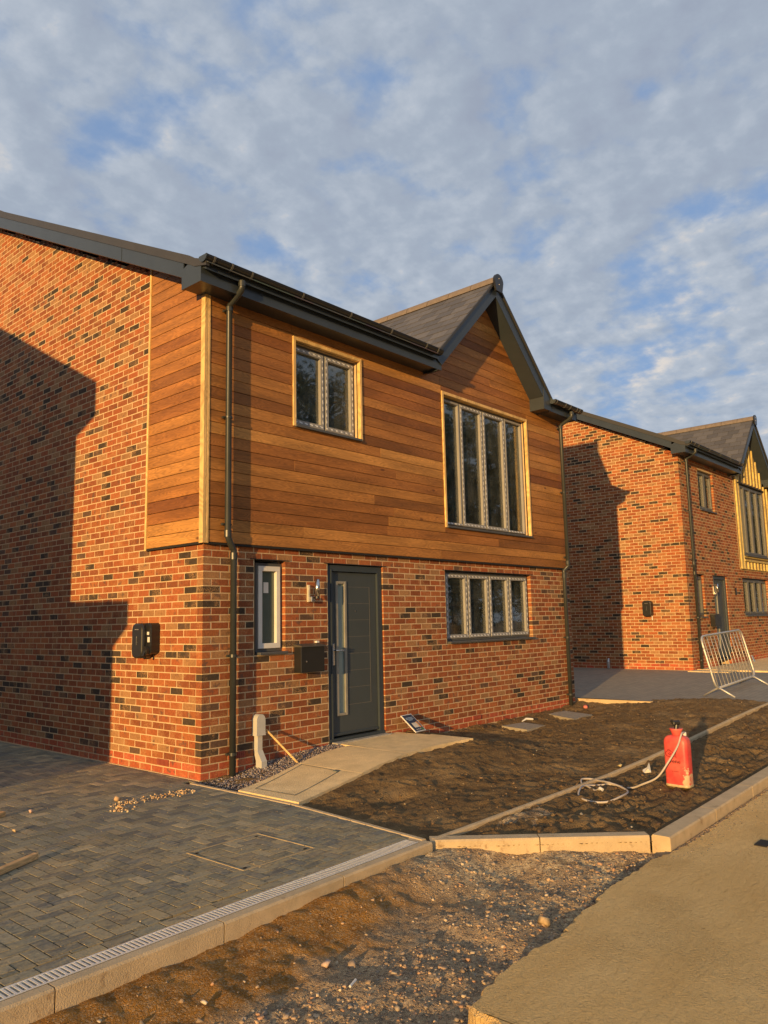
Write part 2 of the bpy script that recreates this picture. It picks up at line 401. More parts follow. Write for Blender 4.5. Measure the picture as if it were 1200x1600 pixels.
def lay_bricks(house, specs, seed, n_single, H0):
    """specs: list of (layout, origin, U, N). The n_single that show largest become parts, the rest one stuff part."""
    rng = random.Random(seed); allb = []
    hl = Vector(house.location)
    for lay, org, U, Nn, plinth in specs:
        for (p, q, z, r) in lay:
            c = brick_colour(rng, r, plinth, 0, .10*noise.noise(Vector((p*1.1+org[0]*7, z*1.6, seed))))
            c = tuple(v*.76 for v in c)
            ctr = hl+Vector(org)+Vector(U)*((p+q)/2)+Vector((0, 0, z+.0325))
            d = CAM-ctr; dist = d.length; facing = d.dot(Vector(Nn))/dist
            area = (q-p)*max(facing, 0)/dist**2 if inframe(ctr) else 0
            allb.append((area, p, q, z, c, org, U, Nn))
    allb.sort(key=lambda t: -t[0])
    cache = {}
    for (area, p, q, z, c, org, U, Nn) in allb[:n_single]:
        key = (round(q-p, 2), tuple(U), rng.randrange(4))
        if key not in cache:
            mb = MB(); brick_shape(mb, q-p, .0638, .095, rng, (0, 0, 0), U, Nn); cache[key] = mb.mesh('brick', M['brick'])
        inst(cache[key], 'brick', house, (org[0]+U[0]*p, org[1]+U[1]*p, org[2]+z), color=c)
    mb = MB()
    for (area, p, q, z, c, org, U, Nn) in allb[n_single:]:
        mb.cur = c
        brick_shape(mb, q-p, .0638, .095, rng, (org[0]+U[0]*p, org[1]+U[1]*p, org[2]+z), U, Nn)
    if mb.v: o = mb.obj('brickwork', M['brickj'], house); o['kind'] = 'stuff'

def wall_cells(mb, u0, u1, z0, z1, openings, put):
    us = sorted({u0, u1, *[o[i] for o in openings for i in (0, 1)]}); zs = sorted({z0, z1, *[o[i] for o in openings for i in (2, 3)]})
    us = [u for u in us if u0 <= u <= u1]; zs = [z for z in zs if z0 <= z <= z1]
    for a, b in zip(us, us[1:]):
        for c, d in zip(zs, zs[1:]):
            if any(o[0] < (a+b)/2 < o[1] and o[2] < (c+d)/2 < o[3] for o in openings): continue
            put(mb, a, b, c, d)

# ------------------------------------------------------------------ windows and doors (local house coordinates, facing -y)
def window(house, x0, x1, z0, z1, yf, cols, film=True, sill_y=-.05, mullion=.05, sashes=None, name='window', frost=False, light=False, handles=()):
    """cols: fractions of the width for each light."""
    mb = MB(); t = .045; d = .07
    mb.box(x0, x1, yf, yf+d, z0, z0+t).box(x0, x1, yf, yf+d, z1-t, z1).box(x0, x0+t, yf, yf+d, z0+t, z1-t).box(x1-t, x1, yf, yf+d, z0+t, z1-t)
    xs = [x0]
    for c in cols: xs.append(xs[-1]+c*(x1-x0))
    for x in xs[1:-1]: mb.box(x-mullion/2, x+mullion/2, yf-.002, yf+d, z0+t, z1-t)
    fr = mb.obj(name, M['frame'], house)
    for i in range(len(cols)):
        a = xs[i]+(t if i == 0 else mullion/2)-.012; b = xs[i+1]-(t if i == len(cols)-1 else mullion/2)+.012
        lo, hi = z0+t-.012, z1-t+.012; s = .056 if (sashes is None or sashes[i]) else .034
        mb = MB(); q0, q1 = yf-.016, yf+.045
        mb.cbox(a, b, q0, q1, lo, lo+s, .003).cbox(a, b, q0, q1, hi-s, hi, .003).cbox(a, a+s, q0+.001, q1, lo+s-.002, hi-s+.002, .003).cbox(b-s, b, q0+.001, q1, lo+s-.002, hi-s+.002, .003)
        mb.obj('sash', M['white'] if light else M['sash'] if film else M['sashd'], fr)
        if film:
            mb = MB(); w = .012; f0, f1 = q0-.003, q0+.002
            if not (sashes is None or sashes[i]):
                mb.box(a+.01, b-.01, f0, f1, lo+.008, lo+.028); mb.obj('film', M['film'], fr); mb = MB(); w = .0
            if w: mb.box(a+.010, b-.010, f0, f1, lo+.018, lo+.018+w*1.6).box(a+.010, b-.010, f0, f1, hi-.018-w*1.6, hi-.018)
            if w: mb.box(a+.014, a+.014+w, f0+.0015, f1, lo+.04, hi-.04).box(b-.014-w, b-.014, f0+.0015, f1, lo+.04, hi-.04)
            if w: mb.obj('film', M['film'], fr)
        mb = MB(); mb.box(a+s-.004, b-s+.004, yf+.026, yf+.032, lo+s-.004, hi-s+.004)
        mb.obj('pane', M['frostd'] if frost else M['glass'], fr)
        if frost and light: mb = MB(); mb.box(a+s+.045, a+s+.115, yf+.021, yf+.0255, hi-.30, hi-.18); mb.obj('sticker', M['white'], fr)
        if i in handles:
            zc = z0+(z1-z0)*.45; mb = MB(); xx = b-s/2
            mb.tube([(xx, yf+.06, zc+.06), (xx-.02, yf+.075, zc+.05), (xx-.035, yf+.075, zc-.01), (xx-.038, yf+.07, zc-.07)], .008, 6)
            mb.obj('handle', M['white'], fr)
    mb = MB(); mb.cbox(x0-.012, x1+.012, sill_y-.015, yf+.02, z0-.034, z0-.004, .004); mb.obj('sill', M['frame'], fr)
    return fr

def arc(c, r, a0, a1, n): return [(c[0]+r*math.cos(R(a0+(a1-a0)*i/n)), c[1]+r*math.sin(R(a0+(a1-a0)*i/n))) for i in range(n+1)]

def gutter(house, x0, x1, yc, zc, clips, ends=(1, 1)):
    r = .064; outer = arc((yc, zc), r, 180, 360, 12); inner = arc((yc, zc), r-.006, 360, 180, 12)
    mb = MB(); mb.prism(outer+inner, 'x', x0, x1)
    mb.tube([(x0, yc-r, zc), (x1, yc-r, zc)], .0035, 6)
    g = mb.obj('gutter', M['gutter'], house, smooth=False)
    for x in clips:
        mb = MB(); o = arc((yc, zc), r+.006, 178, 362, 12); i = arc((yc, zc), r-.001, 362, 178, 12); mb.prism(o+i, 'x', x-.011, x+.011); mb.obj('bracket', M['clip'], g)
    for k, x in enumerate((x0, x1)):
        if ends[k]:
            mb = MB(); mb.prism(arc((yc, zc), r+.004, 180, 360, 12)+[(yc+r+.004, zc+.004), (yc-r-.004, zc+.004)], 'x', x-(.012 if k == 0 else -.001), x+(-.001 if k == 0 else .012)); mb.obj('end_cap', M['gutter'] if k else M['fascia'], g)
    return g

def downpipe(house, x, z_bot, x2, zjog, ytop=-.36, ztop=5.17, yupper=-.115, ylower=-.075, collar=True):
    r = .034; mb = MB()
    up = [(x-.02, ytop, ztop+.05), (x-.02, ytop, ztop-.03), (x-.015, ytop+.02, ztop-.055), (x+.0, yupper-.02, ztop-.15), (x, yupper, ztop-.18), (x, yupper, zjog+.03), (x+.015, yupper, zjog), (x2-.015, ylower, zjog-.09), (x2, ylower, zjog-.115), (x2, ylower, z_bot)]
    mb.tube(up, r, 16); p = mb.obj('downpipe', M['pipe'], house, smooth=True)
    cl = []
    for (cx, cy, cz, h) in [(x, yupper, zjog+.06, .07), (x2, ylower, zjog-.17, .07), (x-.02, ytop, ztop+.01, .06), (x, yupper, ztop-.20, .05), (x2, ylower, (zjog+z_bot)/2, .03), (x, yupper, 3.75, .02), (x2, ylower, .22, .03)]:
        mb = MB(); mb.tube([(cx, cy, cz-h/2), (cx, cy, cz+h/2)], r+.006, 16); mb.obj('collar', M['pipe'], p, smooth=False)
    for (cx, cy, cz) in [(x, yupper, ztop-.22), (x, yupper, 3.75), (x, yupper, zjog+.16), (x2, ylower, (zjog+z_bot)/2), (x2, ylower, .22)]:
        mb = MB(); mb.box(cx-.055, cx+.055, cy+.02, cy+.05, cz-.012, cz+.012).box(cx-.012, cx+.012, cy+.05, 0.0, cz-.010, cz+.010)
        for s in (-1, 1): mb.tube([(cx+s*.047, cy+.03, cz), (cx+s*.047, cy-.004, cz)], .006, 6)
        mb.obj('bracket', M['pipe'], p)
    return p

SL = .4886
def roof_z(y): return 5.464+SL*y
W_, D_ = 7.85, 12.2
DX, DZ, DS = 5.33, 6.955, 1.0            # dormer gable: centre, roof apex, slope

def build_house(loc, variant, seed):
    clad = variant == 1
    lab = ('two storey red brick house with cedar clad upper floor and cross gable, nearest the camera' if clad else
           'brick house at right edge with bare timber battens around its tall gable window')
    house = thing('detached_house', lab, 'house', loc, group='new houses in a row along the road')
    openings = [(.675, 1.125, 1.2, 2.25), (1.8, 2.8125, .0, 2.25), (4.1625, 6.525, 1.2, 2.25)]
    up_op = [(1.26, 2.37, 3.89, 4.91), (4.19, 6.50, 2.91, 4.86)]
    # masonry core
    mb = MB(); z_top = 5.10
    if not clad: up_op[1] = (4.42, 6.53, 2.92, 4.86)
    def put(mb, a, b, c, d): mb.box(max(a, .0004), b, .0004, .30, c, d)
    wall_cells(mb, .004, W_, -.3, z_top, openings+up_op, put)
    # dormer gable core above eaves
    zc = 4.86; 
    gl = [(DX-1.62, z_top), (DX+1.62, z_top), (DX, z_top+1.62)]
    mb.prism(gl, 'y', .004, .28)
    # gable walls (left and right)
    prof = [(.30, -.3), (D_-.004, -.3), (D_-.004, roof_z(0)-.29+.0), (D_/2, roof_z(D_/2)-.29), (.30, roof_z(.30)-.29)]
    mb.prism(prof, 'x', .0006, .3); mb.prism(prof, 'x', W_-.3, W_-.004)
    mb.box(.3, W_-.3, D_-.3, D_-.004, -.3, 5.1)
    mb.obj('wall', M['mortar'], house)
    # interior: floors, partition, ceiling, lining
    mb = MB(); mb.box(.302, W_-.302, .32, D_-.31, .05, .15); mb.box(.302, W_-.302, .32, D_-.31, 2.40, 2.62); mb.box(.302, W_-.302, .32, D_-.31, 5.04, 5.09)
    mb.obj('floor', M['plaster'], house)
    mb = MB(); mb.box(.302, W_-.302, 3.6, 3.7, .15, 2.40); mb.box(.302, W_-.302, 3.6, 3.7, 2.62, 5.04); mb.box(1.42, 1.52, .302, 3.6, .15, 2.40); mb.box(2.95, 3.05, .302, 3.6, .15, 2.4); mb.box(3.2, 3.3, .302, 3.6, 2.62, 5.04)
    mb.obj('partition', M['plaster'], house)
    mb = MB()
    for (a, b, c, d) in openings[:1]+openings[2:]+up_op:
        mb.box(b-.001, b+.02, .135, .34, c, d); mb.box(a-.02, a+.001, .135, .34, c, d); mb.box(a, b, .135, .34, d-.001, d+.02); mb.box(a, b, .135, .36, c-.03, c+.012)
    mb.obj('reveal', M['plaster'], house)
    mb = MB()
    for (a, b, c, d) in (openings[2], up_op[1]):
        mb.box(b-.19, b-.145, .15, .24, c, d); mb.box(b-.47, b-.425, .18, .27, c, d)
    mb.box(up_op[0][1]-.10, up_op[0][1]-.055, .15, .22, up_op[0][2], up_op[0][3])
    mb.obj('stud', M['trim'], house)
    # bricks
    rng = random.Random(seed+5)
    gtop = lambda y: (roof_z(min(y, D_-y))-.30)
    if clad:
        front = brick_layout(W_+.004, 32, openings, None, rng, 1)
        side = [b for b in brick_layout(D_, 114, [(-1, 1.0, 2.42, 9)], gtop, rng, 0)]
    else:
        bat = [(4.02, 9, 2.5, 9)]
        front = brick_layout(W_+.004, 68, openings+[(1.26, 2.37, 3.89, 4.91)]+bat, None, rng, 1)
        side = brick_layout(D_, 114, [], gtop, rng, 0)
    lay_bricks(house, [(front, (-.004, 0, 0), (1, 0, 0), (0, -1, 0), 2), (side, (0, 0, 0), (0, 1, 0), (-1, 0, 0), 2)], seed, 300, 0)
    # lintel lips over the openings
    for (a, b, c, d) in openings:
        mb = MB(); mb.box(a-.06, b+.06, -.012, .09, d-.004, d+.004); mb.obj('lintel', M['lintel'], house)
    # plinth mortar line on the side
    mb = MB(); mb.box(-.02, .003, .0, D_, -.05, .004); mb.obj('base_joint', M['mortar'], house)
    for (px, pz, side_) in ((.335, .155, 0), (4.72, .08, 0), (.56, .08, 1)):
        mb = MB()
        if side_:
            mb.box(-.011, .02, px, px+.215, pz, pz+.065)
            for k in range(8): mb.box(-.016, -.01, px+.012+k*.025, px+.022+k*.025, pz+.008, pz+.057)
        else:
            mb.box(px, px+.215, -.011, .02, pz, pz+.065)
            for k in range(8): mb.box(px+.012+k*.025, px+.022+k*.025, -.016, -.01, pz+.008, pz+.057)
        mb.obj('air_brick', plain('terracotta_vent', (.30, .07, .04), .85), house)
    # cladding
    if clad:
        rb = random.Random(77); PITCHZ = .1295
        wo = [(1.213, 2.412, 3.85, 4.957), (4.15, 6.555, 2.865, 4.905)]
        k = 0
        z = 2.40
        while z < 6.75:
            h = min(PITCHZ-.005, 9); zt = z+PITCHZ
            if zt <= 5.13 or z < 5.02: lo, hi = .028, W_-.02
            else: half = DZ-.305-z; lo, hi = DX-half, DX+half
            if hi-lo < .12: break
            segs = [(lo, hi)]
            for (a, b, c, d) in wo:
                if zt > c+.02 and z < d-.02:
                    ns = []
                    for p, q in segs:
                        if q <= a or p >= b: ns.append((p, q)); continue
                        if p < a: ns.append((p, a-.001))
                        if q > b: ns.append((b+.001, q))
                    segs = ns
            for (a, b, c, d) in wo:
                for (zz0, zz1) in ((z, min(zt-.005, c-.002)), (max(z, d+.002), zt-.005)):
                    if zt > c+.02 and z < d-.02 and zz1-zz0 > .012:
                        mb = MB(); mb.cbox(0, b-a, 0, .019, 0, zz1-zz0, .0025); mb.obj('cladding_board', M['cedar'], house, loc=(a, -.044, zz0))
            for p, q in segs:
                x = p
                first = rb.uniform(.9, 4.8)
                while x < q-.02:
                    e = min(q, x+(first if x == p else rb.uniform(2.6, 4.8)))
                    if q-e < .7: e = q
                    mb = MB(); mb.cbox(0, e-x-.002, 0, .019, 0, h, .0025)
                    mb.obj('cladding_board', M['cedar'], house, loc=(x, -.044+rb.uniform(-.001, .001), z))
                    x = e
            z += PITCHZ
        z = 2.40
        while z < 5.75:
            h = PITCHZ-.005
            ymax = 1.012
            ylow = .018
            # under the verge: stop boards at the sloping soffit
            yneed = (z-(roof_z(0)-.2))/SL
            ylow2 = max(ylow, yneed-.10)
            if ymax-ylow2 > .08:
                mb = MB(); mb.cbox(0, ymax-ylow2-.002, 0, .019, 0, h, .003)
                mb.obj('cladding_board', M['cedar'], house, loc=(-.044+.019, ylow2, z), rot=(0, 0, R(90)))
            z += PITCHZ
        for args in ((-.052, -.028+.030, -.052, .028-.006), ):
            pass
        def batten(x0, x1, y0, y1, z0, z1, nm='corner_trim', mat='trim'):
            mb = MB(); mb.cbox(0, x1-x0, 0, y1-y0, 0, z1-z0, .003); mb.obj(nm, M[mat], house, loc=(x0, y0, z0))
        batten(-.050, -.006, -.052, .016, 2.385, 5.17); batten(-.004, .026, -.052, -.006, 2.385, 5.10)
        batten(-.054, -.004, 1.013, 1.045, 2.375, 5.74)
        for (a, b, c, d) in wo:
            batten(a, a+.042, -.062, .05, c, d, 'window_trim'); batten(b-.038, b, -.062, .07, c+.0, d, 'window_trim')
            batten(a+.043, b-.039, -.061, .05, d-.046, d-.001, 'window_trim')
        mb = MB(); mb.box(.0, W_-.02, -.043, .003, 2.375, 2.398); mb.box(-.043, -.001, .0, 1.03, 2.375, 2.398); mb.obj('insect_mesh', M['dark'], house)
        mb = MB(); wall_cells(mb, .03, W_-.03, 2.40, 5.10, up_op, lambda m_, a, b, c, d: m_.box(a, b, -.012, .0, c, d)); mb.prism([(DX-1.6, 5.10), (DX+1.6, 5.10), (DX, 6.70)], 'y', -.012, .0); mb.box(-.012, -.0, .02, 1.02, 2.4, 5.3); mb.obj('membrane', M['dark'], house)
    else:
        mb = MB(); x0 = 4.02
        wall_cells(mb, x0, W_, 2.5, 5.10, [(4.42, 6.53, 2.92, 4.86)], lambda m_, a, b, c, d: m_.box(a, b, -.02, .0, c, d)); mb.prism([(DX-1.6, 5.10), (DX+1.6, 5.10), (DX, 6.70)], 'y', -.02, .0); mb.obj('membrane', M['membrane'], house)
        def bt(a, b, c, d, y=-.075): 
            mb = MB(); mb.cbox(0, b-a, 0, .045, 0, d-c, .003); mb.obj('batten', M['treated'], house, loc=(a, y, c))
        bt(x0, x0+.16, 2.5, 5.08, -.08)
        bt(x0+.22, x0+.27, 2.5, 5.08)
        xs = [4.3+.30*i for i in range(12)]
        for x in xs:
            ztop = DZ-.42-abs(x-DX)
            if 4.2 < x < 6.5: bt(x, x+.045, 4.98, max(ztop, 5.0)); bt(x, x+.045, 2.5, 2.70)
            else: bt(x, x+.045, 2.5, min(max(ztop, 5.06), 6.6))
        mb = MB(); mb.box(4.02, W_, -.05, -.021, 2.50, 2.53); mb.box(4.35, 6.6, -.075, -.02, 2.72, 2.77); mb.box(4.35, 6.6, -.07, -.02, 2.82, 2.86); mb.obj('rail', M['treated'], house)
        mb = MB(); mb.box(4.1, 6.62, -.09, -.02, 4.90, 4.93); mb.obj('flashing', M['dark'], house)
    # ---- roof
    rx0, rx1 = -.28, W_+.07
    mb = MB()
    yr = D_/2
    for (xa_, xb_, ys_) in ((rx0+.02, DX-1.62, -.36), (DX-1.62, DX+1.60, .30), (DX+1.60, rx1-.02, -.36)):
      mb.prism([(ys_, roof_z(ys_)-.03), (yr, roof_z(yr)-.03), (D_+.36, roof_z(-.36)-.03), (D_+.36, roof_z(-.36)-.09), (yr, roof_z(yr)-.09), (ys_, roof_z(ys_)-.09)], 'x', xa_, xb_)
    rf = mb.obj('roof', M['fascia'], house)
    # slates of the main slopes: one joined part
    mb = MB(); rs = random.Random(3); ln = math.hypot(1, SL); ct, st = 1/ln, SL/ln
    nr = int((yr+.40)*ln/.25)+1
    for side_ in (0, 1):
        for r_ in range(nr):
            s0 = r_*.25-.02
            x = rx0-(.15 if r_ % 2 else 0)
            while x < rx1:
                a, b = max(rx0, x), min(rx1, x+.296); x += .30
                if b-a < .02: continue
                ya, yb = -.40+s0*ct, -.40+(s0+.30)*ct
                if yb > yr: yb = yr
                za, zb = roof_z(ya)-.004, roof_z(yb)-.022
                # leave out what the dormer covers
                xm = (a+b)/2
                if side_ == 0 and ya < 3.1 and roof_z(ya)+.0 < DZ-DS*abs(xm-DX)-.02: continue
                mb.cur = tuple(v*rs.uniform(.8, 1.2) for v in (.085, .082, .082))
                P = [(a, ya, za), (b, ya, za), (b, yb, zb), (a, yb, zb)]
                if side_: P = [(p[0], D_-p[1], p[2]) for p in P]
                P2 = [(p[0], p[1], p[2]-.012) for p in P]
                mb.add(P+P2, [(0, 1, 2, 3), (7, 6, 5, 4), (0, 4, 5, 1), (1, 5, 6, 2), (2, 6, 7, 3), (3, 7, 4, 0)])
    o = mb.obj('slate_courses', M['slatej'], rf); o['kind'] = 'stuff'
    mb = MB(); mb.prism(arc((yr, roof_z(yr)-.04), .11, 0, 180, 8), 'x', rx0, rx1); mb.obj('ridge', M['ridge'], rf)
    # verge: cap strip and barge board, left and right
    for (xa, xb, xc) in ((rx0-.012, rx0+.03, rx0+.004), (rx1-.03, rx1+.012, rx1-.004)):
        mb = MB()
        for sgn in (0, 1):
            f = (lambda y: y) if sgn == 0 else (lambda y: D_-y)
            zo = lambda y: roof_z(y)
            mb.prism([(f(-.10), zo(-.10)-.095), (f(-.10), zo(-.10)+.006), (f(yr), zo(yr)+.006), (f(yr), zo(yr)-.095)], 'x', xa, xb)
        mb.prism([(-.10, roof_z(-.10)-.095), (-.10, roof_z(-.1)+.006), (-.19, roof_z(-.19)-.008), (-.40, roof_z(-.34)-.015), (-.40, roof_z(-.34)-.08), (-.19, roof_z(-.19)-.10)], 'x', xa, xb)
        mb.obj('verge_cap', plain('verge_cap_plastic', (.045, .044, .042), .5, 0, .08, 4, 0), rf)
        mb = MB(); lo, hi = min(xa, xb)+.012, max(xa, xb)-.012
        for sgn in (0, 1):
            f = (lambda y: y) if sgn == 0 else (lambda y: D_-y)
            mb.prism([(f(.02), roof_z(.02)-.262), (f(.02), roof_z(.02)-.096), (f(yr), roof_z(yr)-.096), (f(yr), roof_z(yr)-.262)], 'x', lo, hi)
        mb.obj('barge_board', M['fascia'], rf)
    # joint cover on the barge
    mb = MB(); yb = 1.30; mb.prism([(yb, roof_z(yb)-.264), (yb, roof_z(yb)-.094), (yb+.02, roof_z(yb+.02)-.094), (yb+.02, roof_z(yb+.02)-.264)], 'x', rx0-.004, rx0+.0); mb.obj('joint_cover', M['fascia'], rf)
    # box ends, soffits under the verge and at the eaves
    mb = MB(); mb.prism([(-.30, 5.082), (.045, 5.082), (.045, 5.30), (-.13, 5.36), (-.30, 5.255)], 'x', rx0-.004, rx0+.018); mb.obj('box_end', M['fascia'], rf); mb = MB()
    mb.prism([(-.30, 5.082), (.04, 5.082), (.04, 5.255), (-.30, 5.255)], 'x', rx1-.03, rx1-.006); mb.obj('box_end', M['fascia'], rf)
    mb = MB()
    mb.prism([(.03, roof_z(.03)-.255), (.03, roof_z(.03)-.243), (yr, roof_z(yr)-.243), (yr, roof_z(yr)-.255)], 'x', rx0+.02, .0); mb.obj('soffit', M['fascia'], rf); mb = MB()
    mb.prism([(.03, roof_z(.03)-.255), (.03, roof_z(.03)-.243), (yr, roof_z(yr)-.243), (yr, roof_z(yr)-.255)], 'x', W_, rx1-.02); mb.obj('soffit', M['fascia'], rf); mb = MB()
    mb.box(rx0+.018, 3.84, -.288, .0, 5.088, 5.098); mb.box(rx0+.018, .0, .0, .03, 5.088, 5.098); mb.obj('soffit', M['fascia'], rf); mb = MB(); mb.box(6.72, rx1-.03, -.288, .0, 5.088, 5.098)
    mb.obj('soffit', M['fascia'], rf)
    mb = MB(); mb.box(rx0+.018, 3.84, -.30, -.286, 5.08, 5.262); mb.box(3.826, 3.84, -.286, -.05, 5.085, 5.262); mb.obj('fascia', M['fascia'], rf); mb = MB(); mb.box(6.71, rx1, -.30, -.286, 5.08, 5.262)
    mb.obj('fascia', M['fascia'], rf)
    # gutters
    cl1 = [-.20, .03, .30, 1.05, 1.85, 2.62, 3.36, 3.62]
    gutter(house, rx0-.02, 3.72, -.368, 5.325, cl1, (1, 1))
    gutter(house, 6.93, rx1-.01, -.368, 5.262, [6.99, 7.30, 7.48, 7.72, 7.82], (1, 1))
    # ---- dormer cross gable
    k = 1/math.sqrt(2); mbx = lambda: MB()
    y_back = (DZ-5.464)/SL
    dr = MB()
    for sg in (-1, 1):
        e = (DX+sg*1.66, DZ-1.66)
        # deck as a prism along y cut in the main roof: simple wedge reaching behind
        a0 = (DX, -.31, DZ-.035); b0 = (e[0], -.31, e[1]-.035); yb = (e[1]-5.464)/SL
        a1 = (DX, y_back+.05, DZ-.035); b1 = (e[0], max(yb, -.25)+.05, e[1]-.035)
        P = [a0, b0, b1, a1]; P2 = [(p[0], p[1], p[2]-.05) for p in P]
        dr.add(P+P2, [(0, 1, 2, 3), (7, 6, 5, 4), (0, 4, 5, 1), (1, 5, 6, 2), (2, 6, 7, 3), (3, 7, 4, 0)])
    gr = dr.obj('gable_roof', M['fascia'], house)
    srng = random.Random(9); sw, ex = .30, .205
    for sg in (-1, 1):
        rowi = 0; s = .03
        while s < 2.33:
            dn = min(s+ex+.07, 2.42)
            zc_ = DZ-s*k; ymax = (zc_-.0-5.464)/SL+.05
            y = -.325-(sw/2 if rowi % 2 else 0)
            while y < ymax:
                a, b = max(-.325, y), min(ymax+.12, y+sw-.006); y += sw
                if b-a < .03: continue
                t0, t1 = .012, .0225      # tail lifted on the course below
                h0 = .004; h1 = .011+srng.uniform(-.001, .002)
                top = (DX+sg*s*k+sg*h0*k, DZ-s*k+h0*k-.03); bot = (DX+sg*dn*k+sg*h1*k, DZ-dn*k+h1*k-.03)
                nx, nz_ = sg*k*.006, k*.006
                P = [(0, a, 0), (0, b, 0), (bot[0]-top[0], b, bot[1]-top[1]), (bot[0]-top[0], a, bot[1]-top[1])]
                P = [(p[0], p[1]-a, p[2]) for p in P]; Q = [(p[0]+nx, p[1], p[2]+nz_) for p in P]
                m_ = MB(); m_.add(Q+P, [(0, 1, 2, 3), (7, 6, 5, 4), (0, 4, 5, 1), (1, 5, 6, 2), (2, 6, 7, 3), (3, 7, 4, 0)])
                o = m_.obj('slate', M['slate'], gr, loc=(top[0], a, top[1])); c = srng.uniform(.8, 1.2); o.color = (.100*c, .094*c, .090*c, 1)
            s += ex; rowi += 1
    y = -.36; i = 0
    while y < y_back+.1:
        mb = MB(); n = 7; y1 = min(y+.445, y_back+.25)
        mb.prism([(DX-.125, DZ-.115), (DX-.10, DZ-.045), (DX-.05, DZ+.012), (DX, DZ+.032), (DX+.05, DZ+.012), (DX+.10, DZ-.045), (DX+.125, DZ-.115), (DX+.105, DZ-.115), (DX, DZ-.0), (DX-.105, DZ-.115)], 'y', y+.004, y1)
        mb.obj('ridge_tile', M['ridge'], gr); y += .45
    mb = MB(); mb.prism(arc((DX, DZ-.07), .125, 0, 180, 12)+[(DX-.085, DZ-.24), (DX+.085, DZ-.24)][::1], 'y', -.395, -.358)
    cap = mb.obj('ridge_end_cap', M['gutter'], gr)
    mb = MB()
    for (a, b) in ((DX, DZ-.02), (DX, DZ-.12)): mb.tube([(a, -.40, b), (a, -.393, b)], .007, 8)
    mb.obj('screw', M['white'], cap)
    # barge boards of the dormer
    for sg in (-1, 1):
        end = 1.50 if sg < 0 else 1.36
        pl = [(DX, DZ-.30), (DX, DZ-.05), (DX+sg*(1.62), DZ-.05-1.62), (DX+sg*(1.62), DZ-.05-1.68), (DX+sg*(end), DZ-.30-end)]
        mb = MB(); mb.prism(pl, 'y', -.318, -.30); mb.obj('barge_board', plain('blue_grey_board', (.030, .040, .052), .33, 0, .08, 3, 0, spec=.5), gr)
        pl = [(DX, DZ-.06), (DX, DZ-.012), (DX+sg*1.66, DZ-.012-1.66), (DX+sg*1.66, DZ-.06-1.66)]
        mb = MB(); mb.prism(pl, 'y', -.345, -.319); mb.obj('verge_cap', MC['verge_cap_plastic'], gr)
        pl = [(DX, DZ-.30), (DX, DZ-.288), (DX+sg*1.60, DZ-.288-1.60), (DX+sg*1.60, DZ-.30-1.60)]
        mb = MB(); mb.prism(pl, 'y', -.299, .0); mb.obj('soffit', M['fascia'], gr)
    mb = MB(); mb.prism([(6.70, 5.075), (6.93, 5.075), (6.93, 5.30), (6.78, 5.50), (6.70, 5.42)], 'y', -.325, -.02)
    mb.obj('box_end', M['fascia'], gr)
    # windows
    film = clad
    window(house, .735, 1.118, 1.235, 2.215, .055, [1], film=False, name='window', frost=True, light=clad, sill_y=-.03)
    window(house, 4.20, 6.50, 1.235, 2.235, .06, [.25, .25, .25, .25], film=film, sill_y=-.04, handles=(0,))
    if clad:
        window(house, 1.256, 2.374, 3.875, 4.905, .045, [.5, .5], film=film, sill_y=-.065, handles=(0,))
        window(house, 4.192, 6.517, 2.895, 4.855, .035, [.215, .265, .275, .245], film=film, sill_y=-.068, sashes=[0, 1, 1, 0])
    else:
        window(house, 1.262, 2.368, 3.90, 4.90, .06, [.5, .5], film=False, sill_y=-.03, handles=(0,))
        window(house, 4.40, 6.55, 2.90, 4.88, -.04, [.16, .27, .30, .27], film=False, sill_y=-.11, sashes=[0, 1, 1, 0])
    # door
    zb = .17
    mb = MB(); fx0, fx1 = 1.815, 2.80; t = .075
    mb.box(fx0, fx0+t, .02, .10, zb, 2.235).box(fx1-t, fx1, .02, .10, zb, 2.235).box(fx0+t, fx1-t, .02, .10, 2.235-t, 2.235).box(fx0, fx1, .0, .12, zb-.035, zb)
    mb.box(fx0+t-.02, fx0+t, .012, .02, zb, 2.18)
    mb.obj('door_frame', M['doorframe'], house)
    dx0, dx1 = fx0+t+.006, fx1-t-.006; dz0, dz1 = zb+.02, 2.235-t-.006; dy = .055
    gx0, gx1, gz0, gz1 = dx0+.105, dx0+.255, .44, 2.02
    mb = MB(); mb.box(dx0, gx0, dy, dy+.045, dz0, dz1).box(gx1, dx1, dy, dy+.045, dz0, dz1).box(gx0, gx1, dy, dy+.045, dz0, gz0).box(gx0, gx1, dy, dy+.045, gz1, dz1)
    door = mb.obj('door', M['door'], house)
    mb = MB(); r0, r1 = gx1+.045, dx1-.115
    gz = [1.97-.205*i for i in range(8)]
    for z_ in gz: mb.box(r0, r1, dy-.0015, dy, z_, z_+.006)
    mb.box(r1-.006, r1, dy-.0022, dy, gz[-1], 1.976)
    mb.obj('groove_glint', plain('groove_highlight', (.13, .125, .11), .5), door)  # raised paler strips: the light caught along the door grooves, painted as colour
    mb = MB(); q = .03
    mb.cbox(gx0-.02, gx0+q-.01, dy-.014, dy+.01, gz0-.02, gz1+.02, .004).cbox(gx1-q+.01, gx1+.02, dy-.014, dy+.01, gz0-.02, gz1+.02, .004).cbox(gx0+q-.01, gx1-q+.01, dy-.013, dy+.01, gz0-.02, gz0+.012, .004).cbox(gx0+q-.01, gx1-q+.01, dy-.013, dy+.01, gz1-.012, gz1+.02, .004)
    mb.obj('glazing_bead', plain('pale_bead', (.26, .25, .21), .45), door)
    mb = MB(); mb.box(gx0, gx1, dy+.016, dy+.024, gz0, gz1); mb.obj('glass_panel', M['frost'], door)
